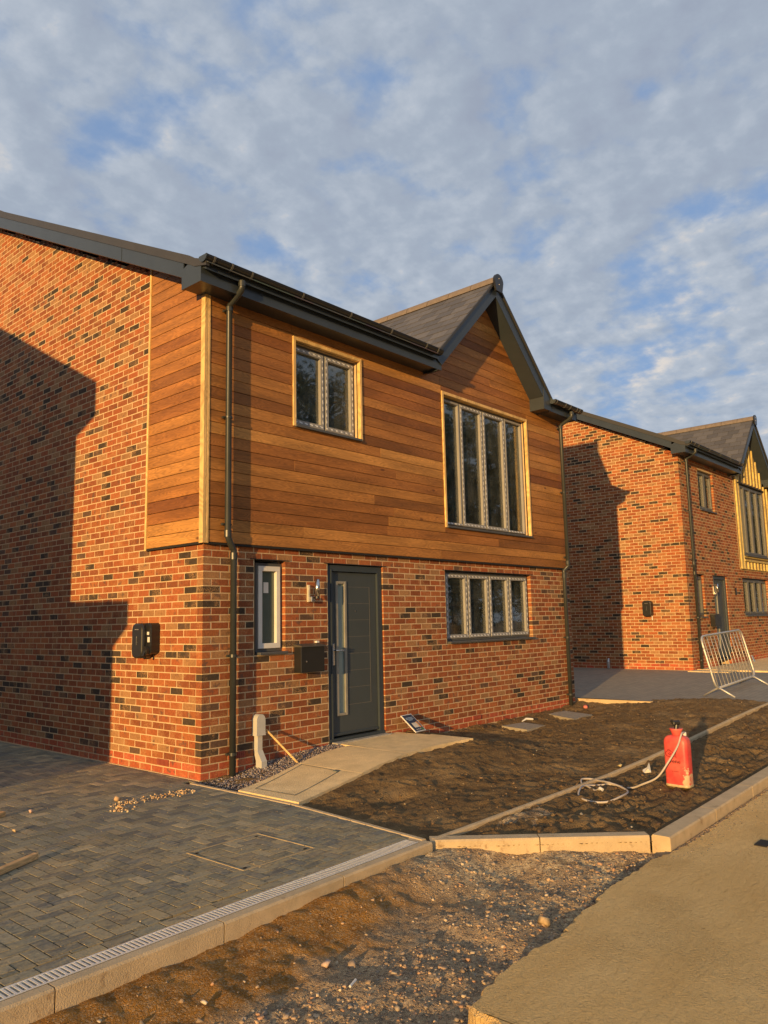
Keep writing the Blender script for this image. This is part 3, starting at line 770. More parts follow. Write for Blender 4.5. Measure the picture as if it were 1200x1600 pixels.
    mb = MB(); mb.cbox(dx0+.028, dx0+.062, dy-.012, dy, 1.02, 1.28, .004); mb.tube([(dx0+.045, dy-.01, 1.20), (dx0+.045, dy-.055, 1.20), (dx0+.06, dy-.062, 1.20), (dx0+.165, dy-.062, 1.197)], .010, 8)
    mb.obj('handle', M['chrome'], door)
    mb = MB(); mb.tube([((r0+r1)/2-.06, dy-.004, 1.675), ((r0+r1)/2-.06, dy, 1.675)], .010, 10); mb.obj('spyhole', M['chrome'], door)
    mb = MB(); mb.cbox(dx0, dx1, dy-.02, dy, dz0, dz0+.03, .004); mb.obj('weather_bar', M['doorframe'], door)
    # downpipes
    downpipe(house, .225, .0, .335, 2.43)
    downpipe(house, 7.63, -.05 if clad else .0, 7.55, 2.43, ztop=5.14)
    return house

H1 = build_house((0, 0, 0), 1, 11)
H2 = build_house((13.6, 0, .25), 2, 23)
# roof vent tile on the near house
mb = MB(); mb.prism([(2.85, roof_z(2.85)), (3.0, roof_z(2.95)+.07), (3.3, roof_z(3.3)+.035), (3.45, roof_z(3.45))], 'x', .05, .40); mb.obj('vent_tile', M['gutter'], H1)
mb = MB(); mb.box(W_-.01, W_+.16, .50, .68, 3.98, 4.16); mb.obj('flue_terminal', M['blackp'], H1)

# the neighbour to the left, out of the picture: its shadow falls on the near gable
def neighbour():
    h = thing('detached_house', 'brick house left of the nearest house, its shadow on the gable wall', 'house', (-13.6, 0, -.05), group='new houses in a row along the road')
    x1 = 7.85; mb = MB()
    t = NT('plain_brickwork'); br = t.nd('ShaderNodeTexBrick'); sp = t.nd('ShaderNodeSeparateXYZ'); t.put(sp.inputs[0], t.pos()); cb = t.nd('ShaderNodeCombineXYZ')
    t.put(cb.inputs[0], t.math('ADD', sp.outputs[0], sp.outputs[1])); t.put(cb.inputs[1], sp.outputs[2]); t.put(br.inputs['Vector'], cb.outputs[0])
    br.inputs['Scale'].default_value = 1; br.inputs['Brick Width'].default_value = .225; br.inputs['Row Height'].default_value = .075; br.inputs['Mortar Size'].default_value = .006
    br.inputs['Color1'].default_value = (.40, .15, .08, 1); br.inputs['Color2'].default_value = (.25, .11, .07, 1); br.inputs['Mortar'].default_value = (.5, .4, .28, 1)
    M['pb'] = t.set(br.outputs[0], .9)
    mb.box(0, x1, .06, 9.5, -.3, 2.42); mb.box(0, x1, 1.12, 9.5, 2.42, 5.15)
    mb.prism([(1.12, 5.15), (9.5, 5.15), (5.3, 5.15+.5*4.2)], 'x', .05, x1)
    mb.obj('wall', M['pb'], h)
    mb = MB(); mb.prism([(.66, 5.14), (.66, 5.36), (5.3, 7.72), (9.95, 5.36), (9.95, 5.14), (5.3, 7.46)], 'x', -.2, x1+.06); mb.prism([(.66, 4.90), (1.12, 4.90), (1.12, 5.2), (.66, 5.2)], 'x', -.2, x1+.06); mb.obj('roof', M['fascia'], h)
    mb = MB(); mb.prism([(-.24, 2.42), (-.24, 2.55), (1.13, 2.58), (1.13, 2.42)], 'x', -.1, x1+.04); mb.prism([(-.24, 2.25), (.06, 2.02), (.06, 2.42), (-.24, 2.42)], 'x', -.1, x1+.04); mb.obj('porch_roof', M['fascia'], h)
neighbour()

# ------------------------------------------------------------------ ground
def G(x): return .018*max(0.0, min(x, 40)-1)
def nz(x, y, z=0.0): return noise.noise(Vector((x, y, z)))
def fbm(x, y, o=4, z=0.0):
    a, s, t = 1.0, 1.0, 0.0
    for _ in range(o): t += a*nz(x*s, y*s, z); a *= .5; s *= 2.03
    return t
def grid(x0, x1, y0, y1, step, zf, keep=None):
    nx = int((x1-x0)/step)+1; ny = int((y1-y0)/step)+1; mb = MB(); idx = {}
    def vid(i, j):
        if (i, j) not in idx:
            x, y = x0+i*step, y0+j*step; idx[(i, j)] = len(mb.v); mb.v.append((x, y, zf(x, y)))
        return idx[(i, j)]
    for i in range(nx-1):
        for j in range(ny-1):
            if keep and not keep(x0+(i+.5)*step, y0+(j+.5)*step): continue
            mb.f.append((vid(i, j), vid(i+1, j), vid(i+1, j+1), vid(i, j+1))); mb.mi.append(0)
    return mb

def struct(o): o['kind'] = 'structure'; return o

def soil_mat(name, c1, c2, c3, k=1.0):
    t = NT(name); g = t.pos()
    a = t.mr(t.noise(g, 5*k, 7, .65), .34, .66); cl = t.mix(a, c1, c2)
    b = t.mr(t.noise(g, 1.4*k, 5, .6), .52, .68, 0, .8); cl = t.mix(b, cl, c3)
    sp = t.mr(t.noise(g, 95, 2, .5), .70, .76, 0, .7); cl = t.mix(sp, cl, (.42, .33, .22))
    v = t.nd('ShaderNodeTexVoronoi'); t.put(v.inputs['Vector'], t.vm('ADD', g, t.vm('MULTIPLY', t.noise(g, 22, 3, .6, col=True), (.05, .05, .05)))); v.inputs['Scale'].default_value = 52
    h = t.math('ADD', t.math('ADD', t.noise(g, 26, 6, .7), t.math('MULTIPLY', t.noise(g, 120, 3, .6), .35)), t.math('MULTIPLY', t.math('SUBTRACT', 1.0, v.outputs['Distance']), .45))
    return t.set(cl, .97, None, t.bump(h, 1.0, .026), .15)
M['soil'] = soil_mat('dark_topsoil', (.145, .092, .044), (.25, .165, .075), (.36, .24, .112))
M['earth'] = soil_mat('site_earth', (.20, .14, .09), (.30, .22, .14), (.34, .22, .12), .6)
def pit_mat():
    t = NT('hardcore_and_sand'); g = t.pos(); sp = t.nd('ShaderNodeSeparateXYZ'); t.put(sp.inputs[0], g)
    yy = t.math('ADD', sp.outputs[1], t.math('MULTIPLY', t.math('SUBTRACT', t.noise(g, 2.2, 5, .6), .5), 1.1))
    sand = t.mr(yy, -3.86, -3.62)
    xx = t.mr(t.math('ADD', sp.outputs[0], t.math('MULTIPLY', t.noise(g, 3, 3), .6)), -.9, -.2, 1, .15)
    sand = t.math('MULTIPLY', sand, xx)
    gr = t.mix(t.mr(t.noise(g, 16, 6, .7), .35, .65), (.38, .265, .15), (.64, .46, .26))
    orr = t.mix(t.mr(t.noise(g, 7, 6, .65), .35, .65), (.26, .115, .020), (.44, .215, .048))
    cl = t.mix(sand, gr, orr)
    pale = t.math('MULTIPLY', t.mr(sp.outputs[0], -.9, -.4), t.mr(t.noise(t.vm('MULTIPLY', g, (2.0, 5.0, 1.0)), 1.0, 5, .6), .44, .54, 0, .95)); cl = t.mix(pale, cl, (.82, .62, .34))
    dk = t.math('MULTIPLY', t.mr(sp.outputs[0], -.2, .1), t.mr(t.noise(g, 2.6, 4, .6), .54, .62, 0, .7)); cl = t.mix(dk, cl, (.11, .065, .03))
    gw = t.vm('ADD', g, t.vm('MULTIPLY', t.noise(g, 30, 3, .6, col=True), (.03, .03, .03)))
    def cells(sc):
        v = t.nd('ShaderNodeTexVoronoi'); t.put(v.inputs['Vector'], gw); v.inputs['Scale'].default_value = sc; return v
    v1, v2 = cells(58), cells(125)
    sepc = t.nd('ShaderNodeSeparateColor'); t.put(sepc.inputs[0], v1.outputs['Color']); sepd = t.nd('ShaderNodeSeparateColor'); t.put(sepd.inputs[0], v2.outputs['Color'])
    isst = t.math('MULTIPLY', t.mr(sepc.outputs[0], .50, .56), t.math('SUBTRACT', 1.0, t.math('MULTIPLY', sand, .93)))
    rr_ = t.nd('ShaderNodeValToRGB'); t.put(rr_.inputs[0], sepc.outputs[1]); e = rr_.color_ramp.elements; e[0].color = (.23, .185, .14, 1); e[1].color = (.60, .42, .25, 1); q = e.new(.5); q.color = (.40, .28, .175, 1)
    cl = t.mix(t.math('MULTIPLY', isst, .75), cl, rr_.outputs[0])
    cl = t.mix(t.math('MULTIPLY', t.mr(sepd.outputs[0], .62, .68), .45), cl, t.mix(sepd.outputs[1], (.20, .15, .10), (.66, .50, .30)))
    st = t.math('MULTIPLY', t.math('SUBTRACT', .6, v1.outputs['Distance']), t.math('ADD', t.math('MULTIPLY', isst, 1.3), .15))
    h = t.math('ADD', t.math('ADD', t.math('MULTIPLY', t.noise(g, 40, 6, .7), .8), st), t.math('MULTIPLY', t.math('SUBTRACT', 1.0, v2.outputs['Distance']), .35))
    return t.set(cl, .97, None, t.bump(h, 1.0, .026), .15)
M['pit'] = pit_mat()
def road_mat():
    t = NT('dusty_binder_course'); g = t.pos()
    cl = t.mix(t.mr(t.noise(t.vm('MULTIPLY', g, (1., 2.2, 1.)), 1.1, 6, .6), .35, .65), (.86, .57, .225), (.96, .67, .29))
    cl = t.mix(t.mr(t.noise(g, 55, 4, .7), .56, .70, 0, .55), cl, (.60, .40, .18))
    cl = t.mix(t.mr(t.noise(g, 90, 3, .6), .62, .72, 0, .5), cl, (.90, .70, .42))
    rip = t.noise(t.vm('MULTIPLY', g, (10., 26., 10.)), 1.0, 5, .6, .6)
    patch = t.mr(t.noise(g, 1.7, 4, .6), .50, .62, .25, 1.0)
    vo = t.nd('ShaderNodeTexVoronoi'); t.put(vo.inputs['Vector'], g); vo.inputs['Scale'].default_value = 95
    agg = t.math('MULTIPLY', t.math('SUBTRACT', 1.0, vo.outputs['Distance']), t.math('MULTIPLY', patch, .55))
    h = t.math('ADD', t.math('ADD', t.math('MULTIPLY', t.noise(g, 62, 4, .7), .8), rip), agg)
    return t.set(cl, .95, None, t.bump(h, 1.0, .042), .2)
M['road'] = road_mat()
M['paver'] = objcol_mat('block_paver', .82, .6, 45, .25, (.48, .35, .17))
M['paverj'] = attr_mat('block_paver_joined', .85, .4, 45, .2)
M['joint'] = plain('jointing_sand', (.055, .045, .034), .95, 0, .2, 20, .4, 150, .1)

mb = MB(); mb.add([(-300, -300, -.40), (300, -300, -.40), (300, 300, -.40), (-300, 300, -.40)], [(0, 1, 2, 3)])
struct(mb.obj('ground', M['earth']))

# front garden soil
K2A, K2B = (-.275, -3.115), (.76, -4.29)
def edge_x(y): return -.10-.11*max(0.0, -1.5-y)
def drain_y(x): return -3.09+.0235*(x+.3)
def path_z(x): return .015+.105*sstep(-.1, 1.9, x)
PATH_S = [(-.10, -1.55), (.3, -1.45), (.8, -1.35), (1.3, -1.25), (1.8, -1.16), (2.25, -1.10), (2.7, -1.09), (3.14, -1.13)]
PATH_N = [(-.10, -.72), (.3, -.60), (.8, -.45), (1.2, -.34), (1.5, -.26), (1.85, -.25)]
def strip_y(x): return -3.13+.006*x*1.0
def soil_z(x, y):
    b = -.032+.145*sstep(2.2, 8.6, x)*sstep(-.3, -2.4, y)+.02*sstep(4.0, 8.0, x)
    south = y < strip_y(x)
    dk2 = ((x-K2A[0])*1.175+(y-K2A[1])*1.035)/1.479
    kn = min(sstep(-.02, .22, dk2) if y < -3.0 else 1, sstep(-4.30, -4.08, y))
    n = fbm(x*1.5, y*1.9, 3)*.018
    ridg = 1-abs(nz(x*3.1+2*nz(x*1.7, y*1.7, 4), y*7.5, 3.0)); ridg2 = 1-abs(nz(x*8, y*13, 8.0))
    amp = .050 if south else .024
    n += (ridg**3-.5)*amp+(ridg2**2-.5)*amp*.5+fbm(x*14, y*16, 3)*(.014 if south else .009)
    # towards kerbs, path and edging the soil is dressed level
    if south: n *= .4+.6*sstep(0, .25, abs(y-strip_y(x)))
    b += .050*sstep(7.0, 8.15, x)*(1-.5*sstep(-2.4, -3.0, y))
    pz = path_z(x)
    if x < 3.6:
        ys = -1.3 if x > .4 else -1.5
        d = max(0, (ys-.1)-y) if x < 3.15 else math.hypot(x-3.15, max(0, ys-y))
        b = b+(pz-.035-b)*(1-sstep(0, .9, d))
    b -= .07*math.exp(-((x-.62)**2/.05+(y+2.0)**2/.012))
    if y > -.5 and x > 3.2: b += .06*sstep(-.5, -.0, y)*(.4+.5*nz(x*2, 3))
    n *= .12+.88*kn; b -= .016*(1-kn)
    return b+n
def in_garden(x, y):
    if x < edge_x(y)+.03 or x > 8.45: return False
    if y < -4.33: return False
    # right of kerb 2
    t = (x-K2A[0])*(K2B[1]-K2A[1])-(y-K2A[1])*(K2B[0]-K2A[0])
    return t < .0 if False else ((x-K2A[0])*1.175+(y-K2A[1])*1.035 > .0 or y > -3.1)
mb = grid(-.33, 8.45, -4.35, .01, .026, soil_z, in_garden)
s = struct(mb.obj('garden_soil', M['soil'], smooth=True))

# excavated verge between the kerbs and the road
def pit_z(x, y):
    base = -.160
    k1 = sstep(-3.75, -3.27, y); base += .105*k1*(.55+.45*sstep(-2.6, -.6, x))
    base -= .035*sstep(-4.15, -4.5, y)*sstep(-2.6, -1.2, x)
    base += .060*math.exp(-((x-.25)**2/.10+(y+3.85)**2/.06))
    base += .045*sstep(.1, .75, x)
    base -= .025*math.exp(-((x+1.15)**2/.05+(y+4.25)**2/.06))
    base += .02*math.exp(-((x+2.3)**2/.3+(y+3.75)**2/.03))
    return base+fbm(x*2.6, y*2.6, 4, 2.0)*.024+fbm(x*13, y*13, 3, 5.0)*.012
mb = grid(-7.5, 1.05, -8.0, -3.18, .026, pit_z, lambda x, y: not (x > -1.7 and y < -4.75) and not (x < -3.9 and (int(x*38)+int(y*38)) % 1))
struct(mb.obj('verge', M['pit'], smooth=True))

# road: a thick slab with a ragged edge
edge = [(-2.30, -9.5), (-2.18, -7.0), (-2.05, -5.6), (-1.98, -5.0), (-1.93, -4.62), (-1.75, -4.56), (-1.5, -4.53), (-1.28, -4.515), (-1.12, -4.515), (-1.02, -4.545), (-.85, -4.51), (-.66, -4.475), (-.4, -4.45), (-.1, -4.40), (.2, -4.415), (.5, -4.40), (.85, -4.45), (1.5, -4.46), (2.5, -4.455), (4, -4.46), (8, -4.46), (14, -4.46), (60, -4.46)]
rr = random.Random(4); E2 = []
for a, b in zip(edge, edge[1:]):
    n = max(1, int(min(6, math.hypot(b[0]-a[0], b[1]-a[1]))/.035))
    for i in range(n):
        t = i/n; E2.append((a[0]+(b[0]-a[0])*t+rr.uniform(-.016, .016), a[1]+(b[1]-a[1])*t+rr.uniform(-.014, .014)))
E2.append(edge[-1]); far = [(q[0], -14.0) for q in E2]
mb = MB(); V = []; F = []
def road_z(x): return -.085+G(x)
def rows(pt, farpt):
    return [(pt[0]-.006, pt[1]+.012, -.22+G(pt[0])), (pt[0], pt[1], road_z(pt[0])-.018), (pt[0]+.015*(pt[0] < -1.9), pt[1]-.014, road_z(pt[0]))]
for i, q in enumerate(E2): V += rows(q, far[i])
nb = 3; n = len(E2)
for i in range(n-1):
    for k in range(nb-1): F.append((i*nb+k, i*nb+k+1, (i+1)*nb+k+1, (i+1)*nb+k))
mb.add(V, F)
# the top: strips from the edge to the far side; fill left part by a fan of rows
inner0 = len(mb.v)
for i, q in enumerate(E2):
    y2 = -14.0; x2 = max(q[0], -2.3) if q[1] > -4.9 else 60
    mb.v.append((q[0] if q[1] > -4.61 else -1.93+.001*i, -14.0 if q[1] > -4.61 else -14.0, road_z(q[0])))
for i in range(n-1):
    if E2[i][1] > -4.63: mb.f.append((i*nb+2, (i+1)*nb+2, inner0+i+1, inner0+i)); mb.mi.append(0)
# left flank
lf = [i for i in range(n) if E2[i][1] <= -4.62]
c0 = len(mb.v)
mb.add([(-1.93, -9.5, road_z(-2))], [])
for i in lf[:-1]: mb.f.append((i*nb+2, (i+1)*nb+2, c0)); mb.mi.append(0)
l = lf[-1]; mb.f.append((l*nb+2, (l+1)*nb+2, c0)); mb.mi.append(0)
struct(mb.obj('road', M['road']))
mb = MB(); mb.box(-300, 300, -60, -14, -.39, -.2); mb.box(14, 300, -4.4, -4.2, -.3, .1); struct(mb.obj('far_verge', M['earth']))

# kerbs
def kerb_run(pts, w, zf, label, n_units, hgt=.16, mat='conc2', grp='concrete edging kerbs', side=1):
    (ax, ay), (bx, by) = pts; Lr = math.hypot(bx-ax, by-ay); ang = math.atan2(by-ay, bx-ax); k = thing('kerb', label, 'kerb', (ax, ay, 0), (0, 0, ang), grp)
    u = Lr/n_units
    for i in range(n_units):
        x0, x1 = i*u+.004, (i+1)*u-.004; z0 = zf(ax+math.cos(ang)*x0); z1 = zf(ax+math.cos(ang)*x1); c = .012
        y0, y1 = (0, w) if side > 0 else (-w, 0)
        V = []
        for x, z in ((x0, z0), (x1, z1)): V += [(x, y0, z-hgt), (x, y0, z-c), (x, y0+c*.7, z), (x, y1-c*.7, z), (x, y1, z-c), (x, y1, z-hgt)]
        F = [tuple(range(6)), tuple(reversed(range(6, 12)))]+[(q, 6+q, 6+(q+1) % 6, (q+1) % 6) for q in range(6)]
        b = MB(); b.add(V, F); b.obj('kerb_unit', M[mat], k)
    return k
kerb_run([(-6.70, -3.3155), (-.302, -3.165)], .075, lambda x: 0.0, 'long pale concrete kerb in front of the block paving and drain', 7)
kerb_run([K2A, K2B], .115, lambda x: -.004, 'short diagonal concrete kerb catching the sun beyond the end of the drain', 2, side=1)
kerb_run([(.78, -4.425), (14.0, -4.43)], .135, lambda x: G(x), 'long concrete kerb between dark garden soil and the road', 14)
kerb_run([(-.23, -3.135), (8.32, -3.10)], .045, lambda x: -.002+.185*sstep(2.2, 8.6, x), 'thin concrete edging strip crossing the garden soil behind the red bottle', 9, hgt=.12)
kerb_run([(-.275, -3.09), (-.10, -1.51)], .05, lambda x: .004, 'thin edging between block paving and dark front garden soil', 2, hgt=.10)
kerb_run([(-.10, -1.50), (-.10, -.02)], .05, lambda x: .004, 'thin edging where the block paving meets the concrete path', 2, hgt=.10)

# block paving: herringbone
def paving():
    pv = bpy.data.objects.new('block_paving', None); COL.objects.link(pv); pv['kind'] = 'structure'
    b = MB(); b.prism([(-9, -3.17), (-.32, -2.97), (-.155, -1.5), (-.152, -.003), (-9, -.003)], 'z', -.15, -.013); b.box(-9, -.028, -.003, 8.0, -.15, -.013); b.obj('paving_bed', M['joint'], pv)
    rng = random.Random(8); blocks = []; c = .083
    X0, X1, Y0, Y1 = -6.5, -.157, -2.935, 8.0
    def clipadd(a, b_, c_, d):
        if b_ < X0 or c_ > Y1+.2: return
        x1 = (X1-.11*max(0, -1.5-(c_+d)/2)) if c_ < .0 else -.03
        a, b2, c2, d2 = max(a, X0), min(b_, x1), max(c_, drain_y((a+b_)/2)+.211), min(d, Y1)
        if c_ < 0 < d and b2 > -.03: d2 = -.003
        if b2-a < .02 or d2-c2 < .02: return
        if a > -.03: return
        blocks.append((a, b2, c2, d2))
    for i in range(-80, 1):
        for j in range(-39, 98):
            v = (i-j) % 4
            if v == 0: clipadd(i*c, i*c+2*c, j*c, j*c+c)
            elif v == 3: clipadd(i*c, i*c+c, j*c, j*c+2*c)
    x = -6.5
    while x < -.34: yb = drain_y(x+.08)+.124; blocks.append((x, min(x+2*c, -.325), yb, yb+c)); x += 2*c
    out = []
    for (a, b2, c2, d2) in blocks:
        cx, cy = (a+b2)/2, (c2+d2)/2
        q = rng.random(); base = (.245, .228, .160) if q < .42 else (.300, .262, .172) if q < .72 else (.190, .182, .145) if q < .92 else (.40, .33, .20)
        k = rng.uniform(.82, 1.18); col = tuple(v*k for v in base)
        p = (cx, cy, 0); area = (b2-a)*(d2-c2)/((CAM-Vector(p)).length**3) if inframe(p, 10) else 0
        out.append((area, a, b2, c2, d2, col))
    out.sort(key=lambda t: -t[0]); cache = {}
    def shape(m_, a, b2, c2, d2, z, tilt=(0, 0)):
        g = .0036; a += g; b2 -= g; c2 += g; d2 -= g; h = .0012
        lo = [(a, c2), (b2, c2), (b2, d2), (a, d2)]; hi = [(a+h, c2+h), (b2-h, c2+h), (b2-h, d2-h), (a+h, d2-h)]
        jj = [rng.uniform(-.0006, .0006) for _ in range(4)]
        V = [(x, y, z-.02) for x, y in lo]+[(x, y, z-.0014) for x, y in lo]+[(x, y, z+j_) for (x, y), j_ in zip(hi, jj)]
        m_.add(V, [(i, (i+1) % 4, 4+(i+1) % 4, 4+i) for i in range(4)]+[(4+i, 4+(i+1) % 4, 8+(i+1) % 4, 8+i) for i in range(4)]+[(8, 9, 10, 11)])
    for (_, a, b2, c2, d2, col) in out[:300]:
        key = (round(b2-a, 3), round(d2-c2, 3), rng.randrange(4))
        if key not in cache: m_ = MB(); shape(m_, 0, b2-a, 0, d2-c2, 0); cache[key] = m_.mesh('paving_block', M['paver'])
        inst(cache[key], 'paving_block', pv, (a, c2, rng.uniform(-.0006, .0006)), color=col)
    m_ = MB()
    for (_, a, b2, c2, d2, col) in out[300:]: m_.cur = col; shape(m_, a, b2, c2, d2, rng.uniform(-.0006, .0006))
    o = m_.obj('paving_blocks', M['paverj'], pv); o['kind'] = 'stuff'
paving()

# drain channel with a slotted galvanised grating
dr = thing('drain_channel', 'slotted galvanised drain channel along the front edge of the block paving', 'drain', (-6.0, drain_y(-6.0)-.001, 0), (0, 0, math.atan(.0235)))
Ld = 5.64
mb = MB(); mb.box(0, Ld, .0, .12, -.16, -.12); mb.box(0, Ld, -.002, .004, -.15, -.003); mb.box(0, Ld, .119, .125, -.15, -.003); mb.obj('channel', M['dark'], dr)
for i in range(6):
    a = i*Ld/6+.0008; b = (i+1)*Ld/6-.0008; m_ = MB()
    m_.box(a, b, .005, .017, -.02, -.0005); m_.box(a, b, .107, .118, -.02, -.0005)
    x = a+.002
    while x < b-.014: m_.box(x, x+.0120, .017, .107, -.014, -.0015); x += .0255
    m_.obj('grating', M['bar'], dr)
mb = MB(); mb.prism([(-.356, drain_y(-.36)), (-.298, drain_y(-.3)), (-.315, drain_y(-.3)+.122), (-.356, drain_y(-.36)+.122)], 'z', -.06, -.003); o = struct(mb.obj('channel_end_fill', M['conc2']))

# inspection cover let into the paving
ic = thing('inspection_cover', 'square block-filled inspection cover in the driveway near the drain', 'cover', (-1.53, -2.61, 0))
mb = MB(); w = .62
for (a, b, c, d) in ((0, w, 0, .008), (0, w, w-.008, w), (0, .008, .008, w-.008), (w-.008, w, .008, w-.008)): mb.box(a, b, c, d, -.02, .0035)
mb.obj('cover_frame', plain('dusty_steel_edge', (.42, .32, .18), .8), ic)
for (a, b) in ((.03, .03), (w-.07, .03), (.03, w-.07), (w-.07, w-.07)):
    mb = MB(); mb.box(a, a+.022, b, b+.018, -.01, .0042); mb.obj('lifting_hole', M['dark'], ic)

# concrete path to the door
pt = bpy.data.objects.new('path', None); COL.objects.link(pt); pt['kind'] = 'structure'
def lerp_poly(P, x):
    for a, b in zip(P, P[1:]):
        if a[0] <= x <= b[0]: return a[1]+(b[1]-a[1])*(x-a[0])/(b[0]-a[0])
    return P[-1][1]
def slab(x0, x1, north, nm='paving_slab'):
    n = 8; T = []; g = .004
    for i in range(n+1):
        x = x0+g+(x1-x0-2*g)*i/n; T.append((x, lerp_poly(PATH_S, x)+.0, path_z(x)))
    U = [(x0+g+(x1-x0-2*g)*i/n, north(x0+g+(x1-x0-2*g)*i/n), path_z(x0+g+(x1-x0-2*g)*i/n)) for i in range(n+1)]
    V = T+U+[(p[0], p[1], p[2]-.10) for p in T]+[(p[0], p[1], p[2]-.10) for p in U]; k = n+1; F = []
    for i in range(n): F += [(i, i+1, k+i+1, k+i), (2*k+i, 2*k+i+1, i+1, i), (k+i, k+i+1, 3*k+i+1, 3*k+i)]
    F += [(0, k, 3*k, 2*k), (k-1, 2*k+k-1, 3*k+k-1, k+k-1)]
    m_ = MB(); m_.add(V, F); return m_.obj(nm, M['conc'], pt)
nf = lambda x: lerp_poly(PATH_N, x)
for a, b in ((-.098, .95), (.95, 1.86)): slab(a, b, nf)
slab(1.86, 3.12, lambda x: -.5485+(x-1.864)*.0415)
mb = MB(); z = .119
V = [(1.864, -.545), (3.07, -.495), (3.02, -.012), (1.90, -.012)]
mb.prism(V, 'z', z-.1, z+.0012); mb.obj('door_landing', M['conc'], pt)
mb = MB(); mb.box(1.84, 2.80, -.10, -.008, .118, .136); mb.obj('mortar_fillet', plain('grey_mortar', (.38, .35, .29), .9, 0, .25, 14, .5), pt)
# recessed cover in the path
pc = thing('manhole_cover', 'concrete filled manhole cover with greenish steel rim in the front path', 'cover', (0, 0, 0))
P = [(.035, -.80), (.06, -1.33), (.90, -1.06), (.93, -.47)]
def rimseg(a, b, w=.010):
    d = Vector((b[0]-a[0], b[1]-a[1])).normalized(); n_ = Vector((-d.y, d.x))*w
    m_.add([(a[0], a[1], path_z(a[0])+.003), (b[0], b[1], path_z(b[0])+.003), (b[0]+n_.x, b[1]+n_.y, path_z(b[0])+.003), (a[0]+n_.x, a[1]+n_.y, path_z(a[0])+.003)], [(0, 1, 2, 3)])
m_ = MB()
NP = 6
for a, b in zip(P, P[1:]+P[:1]):
    for i in range(NP): rimseg((a[0]+(b[0]-a[0])*i/NP, a[1]+(b[1]-a[1])*i/NP), (a[0]+(b[0]-a[0])*(i+1)/NP, a[1]+(b[1]-a[1])*(i+1)/NP))
m_.obj('rim', M['rim'], pc)
mb = MB(); mb.box(.87, .92, -1.05, -.99, path_z(.9)-.01, path_z(.9)+.006); mb.obj('lifting_point', M['rim'], pc)

# neighbour's drive and front
d2 = MB()
def dz2(x): return .105+.145*sstep(8.0, 13.6, x)
xs = [8.05, 9, 10, 11, 12, 13, 13.6]
for a, b in zip(xs, xs[1:]):
    ya = .0
    e = lambda x, y: x+(.06*(-y) if x == xs[0] else 0)
    d2.add([(e(a, -4.2), -4.28, dz2(a)), (b, -4.28, dz2(b)), (b, 9, dz2(b)), (a-.2 if a == xs[0] else a, 9, dz2(a))], [(0, 1, 2, 3)])
t = NT('distant_block_paving'); g = t.pos(); br = t.nd('ShaderNodeTexBrick'); t.put(br.inputs['Vector'], g)
br.inputs['Scale'].default_value = 1; br.inputs['Brick Width'].default_value = .2; br.inputs['Row Height'].default_value = .1; br.inputs['Mortar Size'].default_value = .004
br.inputs['Color1'].default_value = (.25, .225, .18, 1); br.inputs['Color2'].default_value = (.31, .275, .21, 1); br.inputs['Mortar'].default_value = (.17, .145, .11, 1)
M['d2'] = t.set(t.mix(t.mr(t.noise(g, 2, 5), .4, .7, 0, .4), br.outputs[0], (.30, .26, .20)), .85, None, t.bump(br.outputs['Fac'], -.3, .005), .3)
struct(d2.obj('neighbour_drive', M['d2']))
mb = MB(); mb.prism([(7.95, .30), (7.97, .30), (8.36, -4.28), (8.335, -4.28)], 'z', -.2, .112); tag(mb.obj('timber_edging', M['conc2']), 'pale edging board along the near side of the far driveway', 'edging')
mb = MB(); mb.box(13.2, 13.8, -.9, -.01, .2, .262); mb.box(13.80, 22, -2.4, -.01, .2, .27); struct(mb.obj('neighbour_path', M['conc']))
mb = MB(); mb.box(13.60, 30, -4.28, -2.4, -.2, .21); struct(mb.obj('neighbour_garden', M['soil']))
mb = MB(); mb.box(7.86, 8.0, .0, 9, -.2, .095); struct(mb.obj('side_margin', M['earth']))

